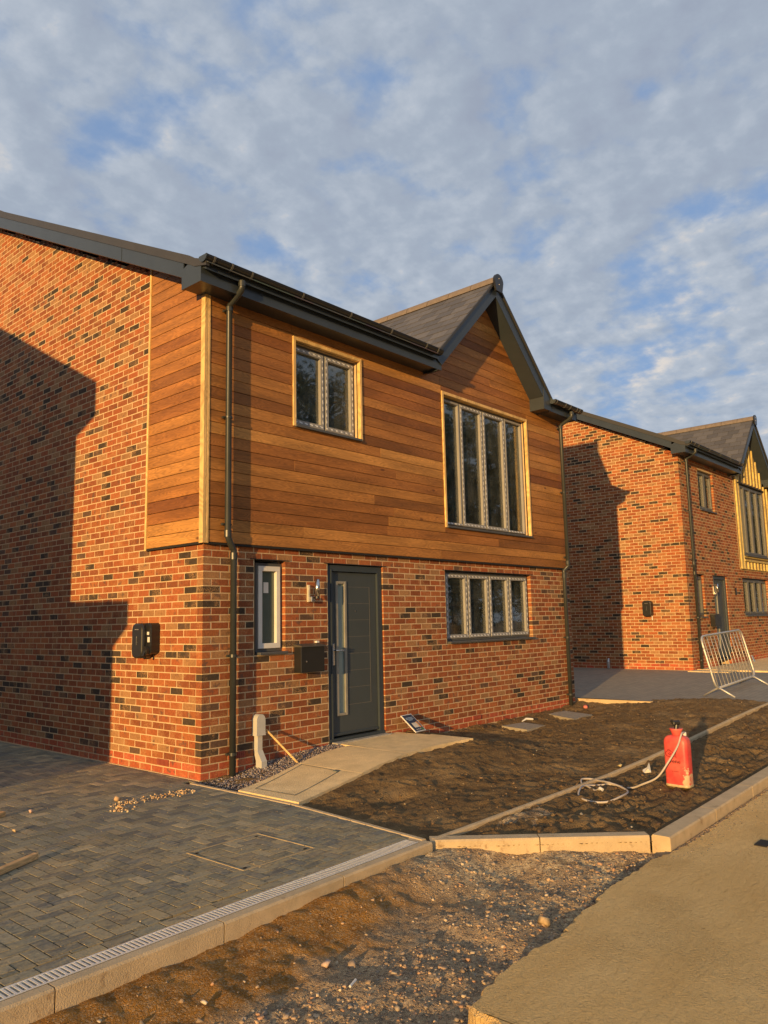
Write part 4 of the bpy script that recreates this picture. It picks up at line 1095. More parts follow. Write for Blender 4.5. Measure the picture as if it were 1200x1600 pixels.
# ------------------------------------------------------------------ loose stone
def stones(name, pts, cols, seed, flat=.7, mat='stones'):
    rng = np.random.default_rng(seed); n = len(pts); P = np.array([p[:3] for p in pts]); S = np.array([p[3] for p in pts])
    base = np.array([(a, b, c) for a in (-.62, .62) for b in (-.62, .62) for c in (-.62, .62)]); nv = 8
    ax = rng.uniform(.55, 1.2, (n, 3)); ax[:, 2] *= flat
    V = base[None]*(1+rng.uniform(-.5, .38, (n, nv, 3)))*ax[:, None, :]*S[:, None, None]
    A = rng.uniform(0, 6.28, n); ca, sa = np.cos(A)[:, None], np.sin(A)[:, None]
    X = V[:, :, 0]*ca-V[:, :, 1]*sa; Y = V[:, :, 0]*sa+V[:, :, 1]*ca; T = rng.uniform(-.9, .9, n)[:, None]
    Z = V[:, :, 2]*np.cos(T)+X*np.sin(T); X = X*np.cos(T)-V[:, :, 2]*np.sin(T)
    V = np.stack([X, Y, Z], 2)+P[:, None, :]
    CF = np.array([(0, 1, 3), (0, 3, 2), (4, 6, 7), (4, 7, 5), (0, 4, 5), (0, 5, 1), (2, 3, 7), (2, 7, 6), (0, 2, 6), (0, 6, 4), (1, 5, 7), (1, 7, 3)])
    F = (CF[None]+np.arange(n)[:, None, None]*nv).reshape(-1, 3)
    me = bpy.data.meshes.new(name); me.vertices.add(n*nv); me.vertices.foreach_set('co', V.reshape(-1).astype(np.float32))
    me.loops.add(len(F)*3); me.loops.foreach_set('vertex_index', F.reshape(-1).astype(np.int32))
    me.polygons.add(len(F)); me.polygons.foreach_set('loop_start', np.arange(0, len(F)*3, 3, dtype=np.int32)); me.polygons.foreach_set('loop_total', np.full(len(F), 3, dtype=np.int32))
    C = np.array(cols)[rng.integers(0, len(cols), n)]*rng.uniform(.75, 1.25, (n, 1)); C = np.concatenate([C, np.ones((n, 1))], 1)
    me.update(); a = me.color_attributes.new('col', 'FLOAT_COLOR', 'POINT'); a.data.foreach_set('color', np.repeat(C, nv, 0).astype(np.float32).reshape(-1))
    me.materials.append(M[mat]); o = bpy.data.objects.new(name, me); COL.objects.link(o); o['kind'] = 'stuff'; return o
rg = random.Random(31); pts = []
HC = [(.42, .29, .17), (.38, .28, .18), (.31, .24, .17), (.48, .32, .18), (.27, .22, .165), (.56, .43, .27), (.46, .27, .15), (.36, .26, .165)]
while len(pts) < 17000:
    x = rg.uniform(-3.6, .85); y = rg.uniform(-6.2, -3.30)
    if x > -1.9 and y < -4.62: continue
    t_ = (x-K2A[0])*1.175+(y-K2A[1])*1.035
    if t_ > -.02: continue
    dens = .05+.95*sstep(-3.72, -4.05, y+.35*fbm(x*1.3, y*1.3, 3, 7))
    if x > -.9: dens = max(dens, .45)
    if x > -.1 and y > -4.0: dens *= .5
    if rg.random() > dens: continue
    s_ = .0032+.0175*rg.random()**4.2
    if rg.random() < .012: s_ *= 1.5
    pts.append((x, y, pit_z(x, y)-s_*.12, s_))
tag(stones('hardcore', pts, HC, 1), 'loose crushed stone and brick hardcore in the open strip beside the road', 'rubble')
pts = []
while len(pts) < 4200:
    x = rg.uniform(-.09, 1.88); y = rg.uniform(-.75, -.0)
    if y < nf(x)+.0: continue
    z = .0+path_z(x)-.03+.03*sstep(-.3, 0, y)*sstep(.2, 1.2, x); s_ = rg.uniform(.006, .0135); pts.append((x, y, z-.008+rg.random()*.012, s_*1.15))
tag(stones('gravel', pts, [(.36, .30, .26), (.24, .20, .19), (.46, .40, .34), (.30, .22, .20), (.18, .16, .16)], 2), 'grey and pink decorative gravel strip against the front wall', 'gravel')
mb = MB(); mb.prism([(-.098, -.006), (-.098, -.71), (.3, -.60), (.8, -.45), (1.2, -.34), (1.5, -.27), (1.85, -.25), (1.85, -.006)], 'z', -.2, -.01)
mb.prism([(.8, -.006), (.8, -.45), (1.2, -.34), (1.5, -.27), (1.85, -.25), (1.85, -.006)], 'z', -.1, .035); struct(mb.obj('gravel_bed', M['joint']))
pts = []
for _ in range(2600):
    x = rg.uniform(-.4, 4.5)**1; y = -4.455+abs(rg.gauss(0, .035)); 
    if x < .75: y = -4.44+abs(rg.gauss(0, .05))
    else: y = min(y, -4.43)
    s_ = rg.uniform(.003, .011); pts.append((x, y-.012, road_z(x)-.012+(.004 if x > .8 else -.03), s_))
for _ in range(700):
    x = rg.uniform(.6, 5.5); y = -4.46-abs(rg.gauss(0, .10)); pts.append((x, y, road_z(x), rg.uniform(.002, .007)))
tag(stones('grit', pts, HC+[(.12, .10, .085)], 3), 'loose grit scattered along the broken road edge and kerb', 'grit')
# rubble crumbs on the paving
pts = []
for _ in range(420):
    t_ = rg.random(); x = -1.12+.80*t_+rg.gauss(0, .03); y = -.27-.05*t_+rg.gauss(0, .05); s_ = .003+.012*rg.random()**2; pts.append((x, y, s_*.4, s_))
for _ in range(60): pts.append((-1.12+rg.gauss(0, .05), -.46+rg.gauss(0, .04), .004, rg.uniform(.004, .02)))
tag(stones('mortar_crumbs', pts, [(.62, .42, .22), (.55, .34, .16), (.70, .55, .34)], 5, .8), 'scatter of sandy mortar crumbs on the block paving near the house corner', 'rubble')
pts = []
for _ in range(500):
    x = rg.uniform(-3.5, -.2); y = rg.uniform(-2.9, 1.5); s_ = rg.uniform(.0018, .006); pts.append((x, y, .002, s_))
for _ in range(420):
    x = rg.uniform(0, 8.2); y = rg.uniform(-4.2, -.05)
    if x < 3.2 and y > -1.7: continue
    if not in_garden(x, y): continue
    s_ = rg.uniform(.002, .009)*(1 if rg.random() < .9 else 1.8); pts.append((x, y, soil_z(x, y)+.001, s_))
tag(stones('scattered_pebbles', pts, [(.40, .31, .19), (.30, .21, .13), (.48, .40, .28), (.24, .17, .11)], 6), 'tiny pebbles and clods scattered over the soil and paving', 'pebbles')
# clods of soil
pts = []
for _ in range(4200):
    x = rg.uniform(0, 8.2); y = rg.uniform(-4.22, -.03)
    if (x < 3.3 and y > -1.6) or not in_garden(x, y): continue
    if y > strip_y(x) and rg.random() < .45: continue
    s_ = .006+.02*rg.random()**3; pts.append((x, y, soil_z(x, y)-.002, s_))
tag(stones('soil_clods', pts, [(.15, .095, .052), (.20, .13, .07), (.11, .07, .04)], 7, .7), 'crumbly dark clods of topsoil across the front garden', 'soil')
def stone1(name, x, y, z, s, c, label, cat, seed, group=None):
    o = stones(name, [(x, y, z, s)], [c], seed); del o['kind']; return tag(o, label, cat, group)
stone1('stone', -1.13, -.45, .02, .035, (.62, .40, .2), 'sandy lump at the near end of the mortar crumbs', 'stone', 41)
stone1('stone', -.98, -.13, .02, .035, (.55, .36, .2), 'largest lump at the far left of the crumbs by the house', 'stone', 42)
stone1('stone', -2.02, -.44, .012, .028, (.62, .45, .25), 'small tan stone on the paving behind the timber plank', 'stone', 43)
stone1('stone', -1.66, .08, .015, .03, (.60, .40, .28), 'pale pinkish chip on the paving beside the shadow edge', 'stone', 44)
stone1('stone', 1.02, -3.62, soil_z(1.02, -3.62), .03, (.55, .45, .3), 'round pale stone on the soil left of the coiled hose', 'stone', 45)
stone1('stone', -2.55, -3.62, pit_z(-2.55, -3.62)+.012, .026, (.60, .50, .36), 'round cream stone on the sandy bank below the kerb', 'stone', 46)
stone1('stone', -1.92, -3.75, pit_z(-1.92, -3.75)+.01, .026, (.50, .36, .26), 'flat pinkish stone on the orange sand', 'stone', 47)
stone1('stone', -.72, -4.28, pit_z(-.72, -4.28)+.02, .045, (.50, .36, .2), 'large tan lump among the hardcore beside the broken road edge', 'stone', 48)
stone1('stone', 3.05, -3.02, soil_z(3.05, -3.02)+.01, .028, (.60, .48, .24), 'yellowish stone lying on the soil left of the red bottle', 'stone', 49)
stone1('brick_fragment', 7.55, -.34, .03, .05, (.75, .22, .17), 'bright pink brick fragment at the foot of the far downpipe', 'brick', 50)
def plank(name, a, b, w, h, label, cat, mat='plank', zz=None, roll=0):
    A, B = Vector(a), Vector(b); d = B-A; m_ = MB(); m_.cbox(0, d.length, -w/2, w/2, -h/2, h/2, .003)
    o = m_.obj(name, M[mat]); o.matrix_world = Matrix.Translation(A) @ d.to_track_quat('X', 'Z').to_matrix().to_4x4() @ Matrix.Rotation(roll, 4, 'X'); return tag(o, label, cat)
plank('timber_plank', (-3.35, -1.83, .022), (-2.235, -1.275, .022), .042, .040, 'sawn timber batten lying on the block paving at the left edge', 'plank')
plank('timber_offcut', (-2.35, .0, .022), (-1.86, .15, .022), .07, .042, 'pale timber offcut poking in at the left edge beside the shadow', 'timber')
plank('timber_stake', (.80, -.05, .41), (1.05, -.30, .035), .020, .020, 'thin pale stick leaning against the wall beside the grey cable box', 'stick', 'trim')

# manholes in the soil
def manhole(P, label, seed):
    cx = sum(p[0] for p in P)/4; cy = sum(p[1] for p in P)/4; z = max(soil_z(x, y) for x, y in P+[(cx, cy)])+.004
    m_ = MB(); m_.prism(P, 'z', z-.06, z); o = m_.obj('manhole_cover', plain('dusty_iron_cover', (.34, .30, .23), .85, 0, .15, 20, .6, 90)); tag(o, label, 'cover', 'covers in the garden soil')
manhole([(4.79, -.86), (5.30, -.86), (5.42, -.42), (4.93, -.36)], 'dusty square cover in the soil under the ground floor window', 1)
manhole([(6.08, -.90), (6.72, -.88), (6.96, -.27), (6.45, -.22)], 'dusty square cover in the soil nearest the far downpipe', 2)
m_ = MB(); m_.tube([(5.55, -.32, .0), (5.64, -.34, .03), (5.72, -.40, .02), (5.80, -.36, .015)], .014, 6, rs=[.008, .018, .016, .006]); tag(m_.obj('plastic_scrap', M['white']), 'crumpled white plastic scrap on the soil between the two covers', 'litter')

# ------------------------------------------------------------------ things on and by the houses
def charger(loc, rot, label, side_unit=True):
    t_ = thing('ev_charger', label, 'charger', loc, (0, 0, rot), 'car chargers on the gable walls'); t_.scale = (1.12, 1.12, 1.12)   # local: x along wall, -y outwards
    def rounded(w0, w1, h, n=8):
        P = []
        r = min(w0, w1)/2*.62
        for cx, cz, a0 in ((w0/2-r, -h/2+r, 270), (w1/2-r, h/2-r, 0), (-w1/2+r, h/2-r, 90), (-w0/2+r, -h/2+r, 180)):
            P += [(cx+r*math.cos(R(a0+90*i/n)), cz+r*math.sin(R(a0+90*i/n))) for i in range(n+1)]
        return P
    def pebble(m_, P, y0, y1, bev):
        n = len(P); V = [(x, y0, z) for x, z in P]+[(x, y1+bev, z) for x, z in P]+[(x*.93, y1+bev*.3, z*.96) for x, z in P]+[(x*.82, y1, z*.90) for x, z in P]; F = []
        for k in range(3):
            for i in range(n): j = (i+1) % n; F.append((k*n+i, k*n+j, (k+1)*n+j, (k+1)*n+i))
        F.append(tuple(range(3*n, 4*n))); m_.add(V, F)
    m_ = MB(); pebble(m_, rounded(.20, .20, .34), -.02, -.135, .02); body = m_.obj('body', M['blackp'], t_, smooth=False)
    m_ = MB(); m_.box(-.035, .035, -.1375, -.134, .105, .112); m_.obj('emblem', plain('faint_grey_print', (.22, .22, .21)), body)
    m_ = MB(); pebble(m_, rounded(.018, .018, .09), -.13, -.139, .003); m_.obj('light_strip', plain('smoked_strip', (.07, .07, .065), .2), body)
    if side_unit:
        m_ = MB(); V = [(x+.125, z+.02) for x, z in rounded(.135, .135, .30)]; m_.prism(V, 'y', -.09, -.0); sd = m_.obj('isolator_box', M['black'], t_)
        m_ = MB(); m_.cbox(.115, .150, -.095, -.089, .055, .085, .002); m_.cbox(.125, .162, -.095, -.089, -.015, .035, .002); m_.obj('label_plate', M['white'], sd)
        m_ = MB(); m_.tube([(.125, -.085, -.09), (.125, -.125, -.095)], .045, 14); m_.tube([(.125, -.12, -.095), (.122, -.14, -.14), (.118, -.11, -.165)], .016, 8); m_.obj('plug_holder', M['blackp'], t_)
    else:
        m_ = MB(); m_.tube([(.07, -.03, -.16), (.07, -.03, -.25)], .010, 8); m_.obj('cable_tail', M['white'], t_)
charger((-.005, .985, 1.385), R(-90), 'black car charger with side isolator box on the nearest gable wall')
charger((13.595, .955, 1.70), R(-90), 'single black car charger on the far house gable wall', False)

def letterbox(loc, label):
    t_ = thing('letterbox', label, 'letterbox', loc, (0, 0, 0), 'black wall letterboxes')
    m_ = MB(); m_.cbox(-.185, .185, -.125, -.004, -.17, .12, .005); b = m_.obj('box', M['black'], t_)
    m_ = MB(); m_.prism([(-.145, .118), (-.142, .130), (-.004, .152), (-.004, .118)], 'x', -.192, .192); m_.obj('lid', plain('dusty_black_lid', (.075, .065, .05), .55), t_)
    m_ = MB(); m_.tube([(-.105, -.125, -.045), (-.105, -.131, -.045)], .010, 12); m_.obj('lock', M['chrome'], t_)
letterbox((1.43, -.004, 1.15), 'black steel letterbox on the wall between small window and nearest door')
letterbox((15.13, -.004, 1.40), 'black letterbox beside the far house door behind the barrier')
m_ = MB(); m_.cbox(1.555, 1.60, -.06, -.02, 1.305, 1.330, .004); tag(m_.obj('foam_block', M['white']), 'small white packing piece lying on top of the nearest letterbox', 'packing')

def walllight(loc, label):
    t_ = thing('wall_light', label, 'light', loc, (0, 0, 0), 'outside wall lights beside the doors')
    m_ = MB(); m_.cbox(-.05, -.015, -.028, -.002, -.10, .10, .004); m_.obj('back_plate', M['brass'], t_)
    m_ = MB(); m_.cbox(-.015, .045, -.05, -.004, -.10, -.035, .006); m_.obj('sensor', M['chrome'], t_)
    m_ = MB(); m_.tube([(.045, -.085, -.035), (.045, -.085, .165)], .028, 18); cy = m_.obj('cylinder', M['chrome'], t_)
    for p in cy.data.polygons: p.use_smooth = len(p.vertices) == 4
    m_ = MB(); m_.tube([(.045, -.085, -.06), (.045, -.085, -.034)], .024, 14); m_.obj('lamp', M['blackp'], t_)
walllight((1.50, -.004, 1.88), 'chrome cylinder wall light with pale back plate left of the nearest door')
walllight((15.35, -.004, 2.12), 'slim wall light left of the far house door')
m_ = MB(); m_.cbox(17.02, 17.10, -.03, -.003, 2.03, 2.22, .004); tag(m_.obj('meter_reader', M['black']), 'small dark plate on the wall right of the far house door', 'plate')

def cablebox():
    t_ = thing('cable_entry_box', 'pale grey cable conduit with rounded hood low on the front wall', 'conduit', (.705, 0, 0))
    m_ = MB(); P = [(-.062, .36), (.062, .36), (.058, .40), (.058, .52)]+[(.058*math.cos(R(a)), .52+.062*math.sin(R(a))) for a in range(15, 166, 15)]+[(-.058, .52), (-.058, .40)]
    m_.prism(P, 'y', -.085, -.004); m_.obj('hood', M['greyp'], t_)
    m_ = MB(); m_.cbox(-.036, .036, -.065, -.004, .20, .37, .004); m_.obj('conduit', M['greyp'], t_)
    m_ = MB(); m_.add([(-.036, -.065, .205), (.036, -.065, .205), (.036, -.003, .205), (-.036, -.003, .205), (-.036, -.135, .10), (.036, -.135, .10), (.036, -.04, .10), (-.036, -.04, .10), (-.036, -.135, -.04), (.036, -.135, -.04), (.036, -.04, -.04), (-.036, -.04, -.04)],
        [(0, 1, 5, 4), (1, 2, 6, 5), (2, 3, 7, 6), (3, 0, 4, 7), (4, 5, 9, 8), (5, 6, 10, 9), (6, 7, 11, 10), (7, 4, 8, 11)]); m_.obj('offset_duct', M['greyp'], t_)
cablebox()

def signboard():
    t_ = thing('information_board', 'small dark printed board leaning on the wall beside the front door', 'sign', (3.09, -.20, .13), (0, 0, 0))
    w, h, th = .235, .30, .012
    Mx = Matrix.Translation((.05, -.10, .0)) @ Matrix.Rotation(R(6), 4, 'Z') @ Matrix.Rotation(R(-50), 4, 'X')
    def put(nm, x0, x1, z0, z1, y0, y1, mat, par):
        m_ = MB(); m_.box(x0, x1, y0, y1, z0, z1); o = m_.obj(nm, mat, par)
        o.data.transform(Mx) if True else None
        return o
    b = put('board', -w/2, w/2, 0, h, -th, 0, M['white'], t_)
    navy = plain('navy_print', (.02, .035, .07), .4)
    put('print', -w/2+.012, w/2-.012, .012, h-.012, -th-.001, -th, navy, b)
    put('print', -.05, .06, .07, .15, -th-.002, -th-.001, plain('cream_print', (.70, .62, .48), .5), b)
    put('print', .055, .085, .06, .16, -th-.0025, -th-.001, plain('orange_print', (.70, .30, .10), .5), b)
    put('print', .05, .10, .015, .05, -th-.0025, -th-.001, plain('green_print', (.06, .16, .05), .5), b)
    for (z_, a, c) in ((.235, -.07, .07), (.215, -.08, .08), (.195, -.05, .04)): put('lettering', a, c, z_, z_+.010, -th-.0027, -th-.001, plain('pale_blue_print', (.35, .45, .55), .5), b)
    for a in (-.06, -.02, .02): put('lettering', a, a+.022, .028, .046, -th-.0027, -th-.001, plain('grey_print', (.35, .35, .35), .5), b)
signboard()

# red pressurised water bottle
def bottle():
    BX, BY = 2.47, -3.86; bz = soil_z(BX, BY)-.002
    t_ = thing('water_bottle', 'scuffed red pressurised water bottle with black handle and hose on the soil', 'water bottle', (BX, BY, bz), (0, 0, 0)); t_.scale = (1, 1, 1.07)
    tm = NT('scuffed_red_plastic'); g = tm.coord('Object'); sp = tm.nd('ShaderNodeSeparateXYZ'); tm.put(sp.inputs[0], g)
    low = tm.mr(sp.outputs[2], .0, .27, .17, -.12)
    side = tm.mr(tm.math('ADD', sp.outputs[1], tm.math('MULTIPLY', sp.outputs[0], .4)), -.11, -.03, .11, -.10)
    f = tm.mr(tm.math('ADD', tm.math('ADD', tm.noise(g, 17, 6, .7), low), side), .62, .70)
    cl = tm.mix(f, (.66, .060, .055), (.66, .52, .30))
    cl = tm.mix(tm.mr(tm.noise(g, 5, 5), .38, .7, 0, .75), cl, (.74, .22, .15))
    M['red'] = tm.set(cl, .42, None, tm.bump(tm.noise(g, 40, 3), .2, .003), .4)
    a = R(86)
    m_ = MB(); m_.lathe([(.108, 0), (.117, .006), (.120, .02), (.120, .355), (.117, .378), (.106, .400), (.085, .415), (.055, .422)], 48, sx=.93, sy=.58, ang=a, pw=4.2); body = m_.obj('body', M['red'], t_, smooth=True)
    m_ = MB(); m_.lathe([(.118, .0), (.1225, .006), (.1225, .018), (.118, .022)], 48, sx=.935, sy=.585, ang=a, pw=4.2); m_.obj('base_band', plain('dusty_clear_band', (.50, .40, .22), .6, 0, .3, 30), body, smooth=True)
    m_ = MB(); m_.lathe([(.038, .414), (.040, .430), (.052, .458), (.060, .474), (.056, .479), (.03, .472)], 24); m_.obj('collar', M['red'], t_, smooth=True)
    m_ = MB(); m_.tube([(0, 0, .47), (.01, 0, .505)], .020, 12); m_.cbox(-.040, .046, -.018, .018, .502, .545, .012); m_.tube([(-.03, 0, .52), (-.048, 0, .545)], .013, 8); m_.obj('handle', M['blackp'], t_, rot=(0, 0, R(-30)))
    m_ = MB(); m_.lathe([(.012, 0), (.018, .004), (.018, .028), (.010, .034)], 12, c=(.048, -.055, .412)); m_.obj('valve', M['white'], t_)
    ink = plain('dark_red_print', (.09, .012, .012), .6)
    # outward direction of the printed face, towards the camera's left
    ds = Vector((-.78, -.62, 0)).normalized(); tang = Vector((-ds.y, ds.x, 0)) * 1.0
    def radius(dirv):
        best = 0; th = math.atan2(dirv.y, dirv.x)-a; pw = 2.7
        ct, st = math.cos(th), math.sin(th); return (1/((abs(ct)/.120)**pw+(abs(st)/.096)**pw))**(1/pw)
    def wrap(o, zc, u0=0.0):
        for v in o.data.vertices:
            u = v.co.x+u0; dep = .072*max(0, 1-(abs(u)/.12)**4.2)**(1/4.2)+.0012+v.co.z; lx, ly = -u, dep; v.co = Vector((lx*math.cos(a)-ly*math.sin(a), lx*math.sin(a)+ly*math.cos(a), zc+v.co.y))
    def text(s_, size, zc, u0):
        cu_ = bpy.data.curves.new('lettering', 'FONT'); cu_.body = s_; cu_.size = size; cu_.align_x = 'CENTER'; cu_.resolution_u = 3
        tmp = bpy.data.objects.new('tmp', cu_); COL.objects.link(tmp); dg = bpy.context.evaluated_depsgraph_get(); me = bpy.data.meshes.new_from_object(tmp.evaluated_get(dg)); bpy.data.objects.remove(tmp)
        import bmesh as bm_
        b = bm_.new(); b.from_mesh(me); bm_.ops.subdivide_edges(b, edges=[e for e in b.edges if e.calc_length() > .012], cuts=3); b.to_mesh(me); b.free()
        me.materials.clear(); me.materials.append(ink); o = bpy.data.objects.new('lettering', me); COL.objects.link(o); o.parent = body; wrap(o, zc, u0); return o
    text('rene', .056, .195, .004); text('to serene', .017, .125, .0)
    m_ = MB()
    def ribbon(P, w=.004):
        for p, q in zip(P, P[1:]):
            d_ = Vector((q[0]-p[0], q[1]-p[1], 0)).normalized(); n_ = Vector((-d_.y, d_.x, 0))*w/2
            m_.add([(p[0]-n_.x, p[1]-n_.y, 0), (q[0]-n_.x, q[1]-n_.y, 0), (q[0]+n_.x, q[1]+n_.y, 0), (p[0]+n_.x, p[1]+n_.y, 0)], [(0, 1, 2, 3)])
    C = [(-.035+.038*math.cos(R(i*15))*(1.0), .024*math.sin(R(i*15))) for i in range(2, 23)]
    ribbon(C); ribbon([(.0, .012), (.028, .028), (.022, .0), (.030, -.026), (.0, -.010)]); ribbon([(-.045, .0), (-.03, .010), (-.015, .0), (-.03, -.010), (-.045, 0)]); ribbon([(-.055, .026), (-.04, .038), (-.02, .026)])
    ribbon([(-.06, -.065), (.06, -.062)], .005)
    lo = m_.obj('emblem', ink, body); wrap(lo, .270, -.012)
    # hose
    RT, TC = Vector((.66, -.75, 0)), Vector((-.93, -.37, 0))
    def hp(r_, c_, z_): v = RT*r_+TC*c_; return (v.x, v.y, z_)
    A = [(.048, -.055, .44), hp(.045, .10, .44), hp(.0, .14, .345), hp(-.10, .17, .215), hp(-.20, .14, .10), hp(-.33, .06, .035), (0, 0, 0)]
    W = [(2.24, -3.48), (2.19, -3.33), (2.16, -3.20), (2.02, -3.14), (1.84, -3.19), (1.66, -3.27), (1.55, -3.42), (1.60, -3.56), (1.78, -3.62), (2.00, -3.57), (2.13, -3.44), (2.20, -3.28), (2.30, -3.14), (2.36, -3.04), (2.28, -2.98), (2.15, -3.05), (2.05, -3.16), (1.95, -3.28), (1.90, -3.35)]
    P0 = [Vector(p)+Vector((BX, BY, bz)) for p in A[:-1]]+[Vector((x, y, soil_z(x, y)+.014+.012*(i % 5 == 3))) for i, (x, y) in enumerate(W)]
    pts_ = []
    for i in range(len(P0)-1):
        p0, p1, p2, p3 = P0[max(i-1, 0)], P0[i], P0[i+1], P0[min(i+2, len(P0)-1)]
        for k in range(6):
            u = k/6; pts_.append(.5*((2*p1)+(p2-p0)*u+(2*p0-5*p1+4*p2-p3)*u*u+(3*p1-p0-3*p2+p3)*u**3)-Vector((BX, BY, bz)))
    m_ = MB(); m_.tube(pts_, .0085, 8); m_.obj('hose', plain('pale_hose', (.50, .44, .37), .5, 0, .12), t_, smooth=True)
    e_ = pts_[-1]; m_ = MB(); m_.tube([e_, e_+Vector((-.02, -.02, .012)), e_+Vector((-.03, -.05, .004))], .013, 8); m_.obj('hose_connector', M['white'], t_)
bottle()
m_ = MB(); m_.add([(2.90, -3.34, .03), (2.95, -3.30, .05), (2.99, -3.36, .09), (2.93, -3.40, .04), (2.96, -3.37, .13), (2.90, -3.38, .08)], [(0, 1, 2), (0, 2, 4), (0, 4, 5), (0, 5, 3), (1, 2, 3), (2, 4, 3), (3, 4, 5)]); 
o = tag(m_.obj('plastic_wrapper', M['white']), 'crumpled pale plastic wrapper on the soil beside the hose', 'litter'); o.location.z = soil_z(2.93, -3.35)-.03

# pedestrian barrier
def barrier():
    t_ = thing('pedestrian_barrier', 'leaning galvanised steel pedestrian barrier on the far driveway', 'barrier', (9.05, -2.02, .135), (0, R(-1.6), R(1)))
    Lb, Hb = 2.35, 1.02; r = .019; z0 = .14; rc = .13; K = .22
    def q(x, z): return (x, (z-z0)*K, z)
    P = [q(rc, z0), q(Lb-rc, z0)]+[q(Lb-rc+rc*math.sin(R(a)), z0+rc-rc*math.cos(R(a))) for a in (30, 60, 90)]+[q(Lb, Hb-rc)]+[q(Lb-rc+rc*math.cos(R(a)), Hb-rc+rc*math.sin(R(a))) for a in (30, 60, 90)]+[q(rc, Hb)]+[q(rc-rc*math.sin(R(a)), Hb-rc+rc*math.cos(R(a))) for a in (30, 60, 90)]+[q(0, z0+rc)]+[q(rc-rc*math.cos(R(a)), z0+rc-rc*math.sin(R(a))) for a in (30, 60, 90)]
    m_ = MB(); m_.tube(P, r, 10); m_.obj('frame', M['galv'], t_, smooth=True)
    for i in range(12):
        x = .13+i*(Lb-.26)/11; m_ = MB(); m_.tube([q(x, z0), q(x, Hb)], .0065, 6); m_.obj('upright', M['galv'], t_, smooth=True)
    for x in (.13, Lb-.16):
        m_ = MB(); m_.tube([(x-.04, -.27, .0), (x, -.03, z0-.01), (x, .03, z0-.01), (x+.04, .27, .0)], .016, 8); m_.obj('foot', M['galv'], t_, smooth=True)
    for z_ in (.42, .78):
        m_ = MB(); c = q(0, z_); m_.tube([c, (c[0]-.04, c[1], z_), (c[0]-.045, c[1], z_+.05)], .007, 6); m_.obj('hook', M['galv'], t_)
barrier()
m_ = MB(); m_.prism([(0, 0), (.26, 0), (.22, .16), (.05, .18)], 'y', 0, .012); o = tag(m_.obj('wrapped_board', plain('blue_grey_scrap', (.30, .38, .46), .5)), 'small pale blue and white scrap leaning by the wall behind the barrier', 'scrap'); o.location = (17.0, -.35, .275); o.rotation_euler = (R(-20), 0, R(10))
m_ = MB(); m_.box(18.05, 20.0, .32, .36, 1.48, 2.02); o = tag(m_.obj('chipboard_sheet', plain('orange_board', (.62, .34, .14), .7, 0, .2, 5)), 'orange chipboard sheet standing inside the far ground floor window', 'board')
m_ = MB(); m_.tube([(13.595-.07, 2.05, .26), (13.595-.07, 2.05, .42), (13.595-.05, 2.05, .50)], .035, 10, rs=[.035, .04, .02]); tag(m_.obj('outside_tap', M['steel']), 'small metal standpipe at the foot of the far gable wall in shadow', 'tap')
m_ = MB(); m_.cbox(0, .16, 0, .085, 0, .008, .002); o = tag(m_.obj('iron_box_lid', M['dark']), 'small dark rectangular lid set in the road surface at right', 'lid'); o.location = (1.22, -4.93, road_z(1.3)-.001)
m_ = MB(); m_.tube([(-2.03, -4.02, 0), (-1.97, -4.0, .004)], .006, 6); o = tag(m_.obj('plastic_offcut', M['white']), 'tiny white plastic offcut lying on the hardcore', 'litter'); o.location.z = pit_z(-2.0, -4.0)+.02

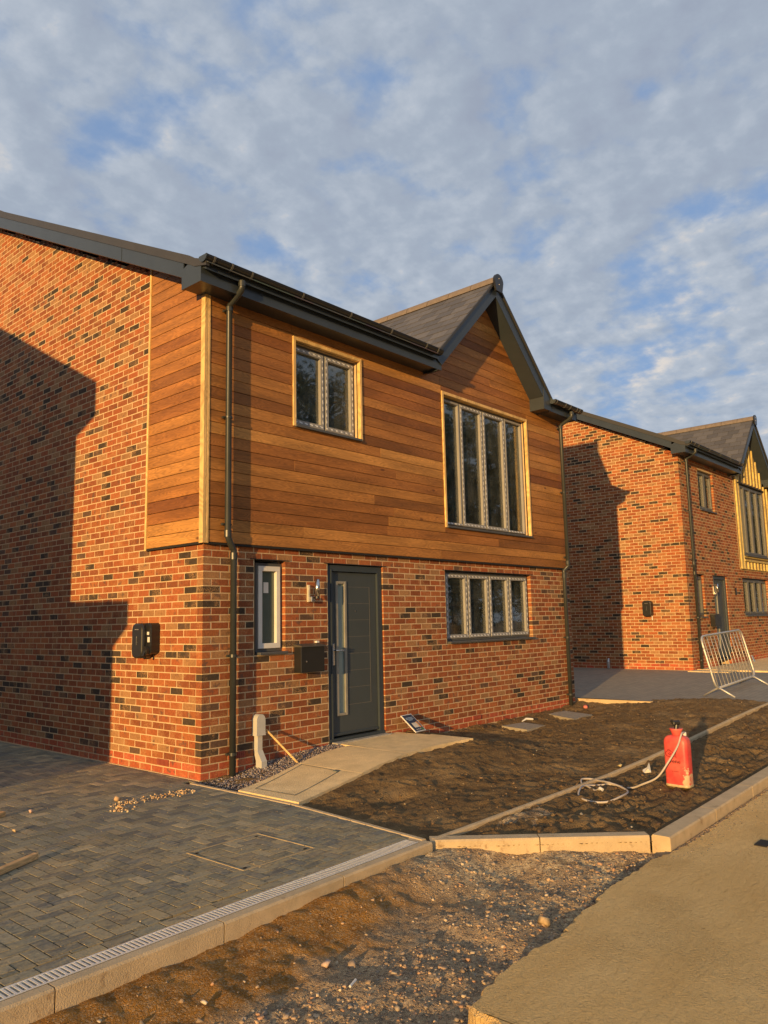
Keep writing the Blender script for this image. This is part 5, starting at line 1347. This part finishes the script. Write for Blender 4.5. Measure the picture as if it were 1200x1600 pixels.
# ------------------------------------------------------------------ trees behind the camera (they show in the windows)
def tree_proto():
    rng = random.Random(12); t_ = thing('broadleaf_tree', 'tall leafy tree across the road, reflected in the windows', 'tree', (16, -21, -.3), group='trees across the road')
    m_ = MB(); m_.tube([(0, 0, -.1), (.1, 0, 2), (-.1, .1, 5), (.1, 0, 9), (0, .1, 12)], .3, 9, rs=[.42, .30, .24, .16, .05])
    for i in range(10):
        a = rng.uniform(0, 6.28); z_ = rng.uniform(3, 9); L_ = rng.uniform(2, 4); m_.tube([(0, 0, z_), (math.cos(a)*L_*.5, math.sin(a)*L_*.5, z_+L_*.4), (math.cos(a)*L_, math.sin(a)*L_, z_+L_*.9)], .1, 6, rs=[.12, .08, .03])
    m_.obj('trunk', plain('bark', (.11, .08, .055), .95, 0, .25, 6, .5, 30), t_)
    n = 9000; g = np.random.default_rng(4); cl = []
    cen = [(rng.gauss(0, 1.9), rng.gauss(0, 1.9), rng.uniform(2.2, 13.2)) for _ in range(60)]
    V = []; F = []
    for i in range(n):
        c = cen[rng.randrange(60)]; r_ = 1.15
        p = (c[0]+rng.gauss(0, r_*.6), c[1]+rng.gauss(0, r_*.6), c[2]+rng.gauss(0, r_*.5)); s_ = rng.uniform(.10, .22)
        u = Vector((rng.gauss(0, 1), rng.gauss(0, 1), rng.gauss(0, 1))).normalized(); w = u.cross(Vector((rng.gauss(0, 1), rng.gauss(0, 1), rng.gauss(0, 1)))).normalized()
        P = Vector(p); b = len(V); V += [P-u*s_, P+w*s_*.5, P+u*s_, P-w*s_*.5]; F.append((b, b+1, b+2, b+3))
    m_ = MB(); m_.add(V, F); m_.obj('crown', plain('leaves', (.10, .115, .045), .7, 0, .4, 2, 0), t_); return t_
tp = tree_proto()
for i, (x, y, s_) in enumerate([(20.5, -24, 1.1), (25, -20, .95), (29.5, -23.5, 1.15), (34, -20, 1.0), (39, -25, 1.2), (45, -21, 1.05), (12, -25, 1.1), (52, -25, 1.2), (60, -22, 1.2), (68, -26, 1.3), (77, -22, 1.2), (87, -26, 1.4), (98, -23, 1.3), (110, -27, 1.5)]):
    c = tp.copy(); COL.objects.link(c); c.location = (x, y, -.3); c.scale = (s_, s_, s_); c.rotation_euler = (0, 0, i*1.3)
    for ch in tp.children: q = ch.copy(); COL.objects.link(q); q.parent = c
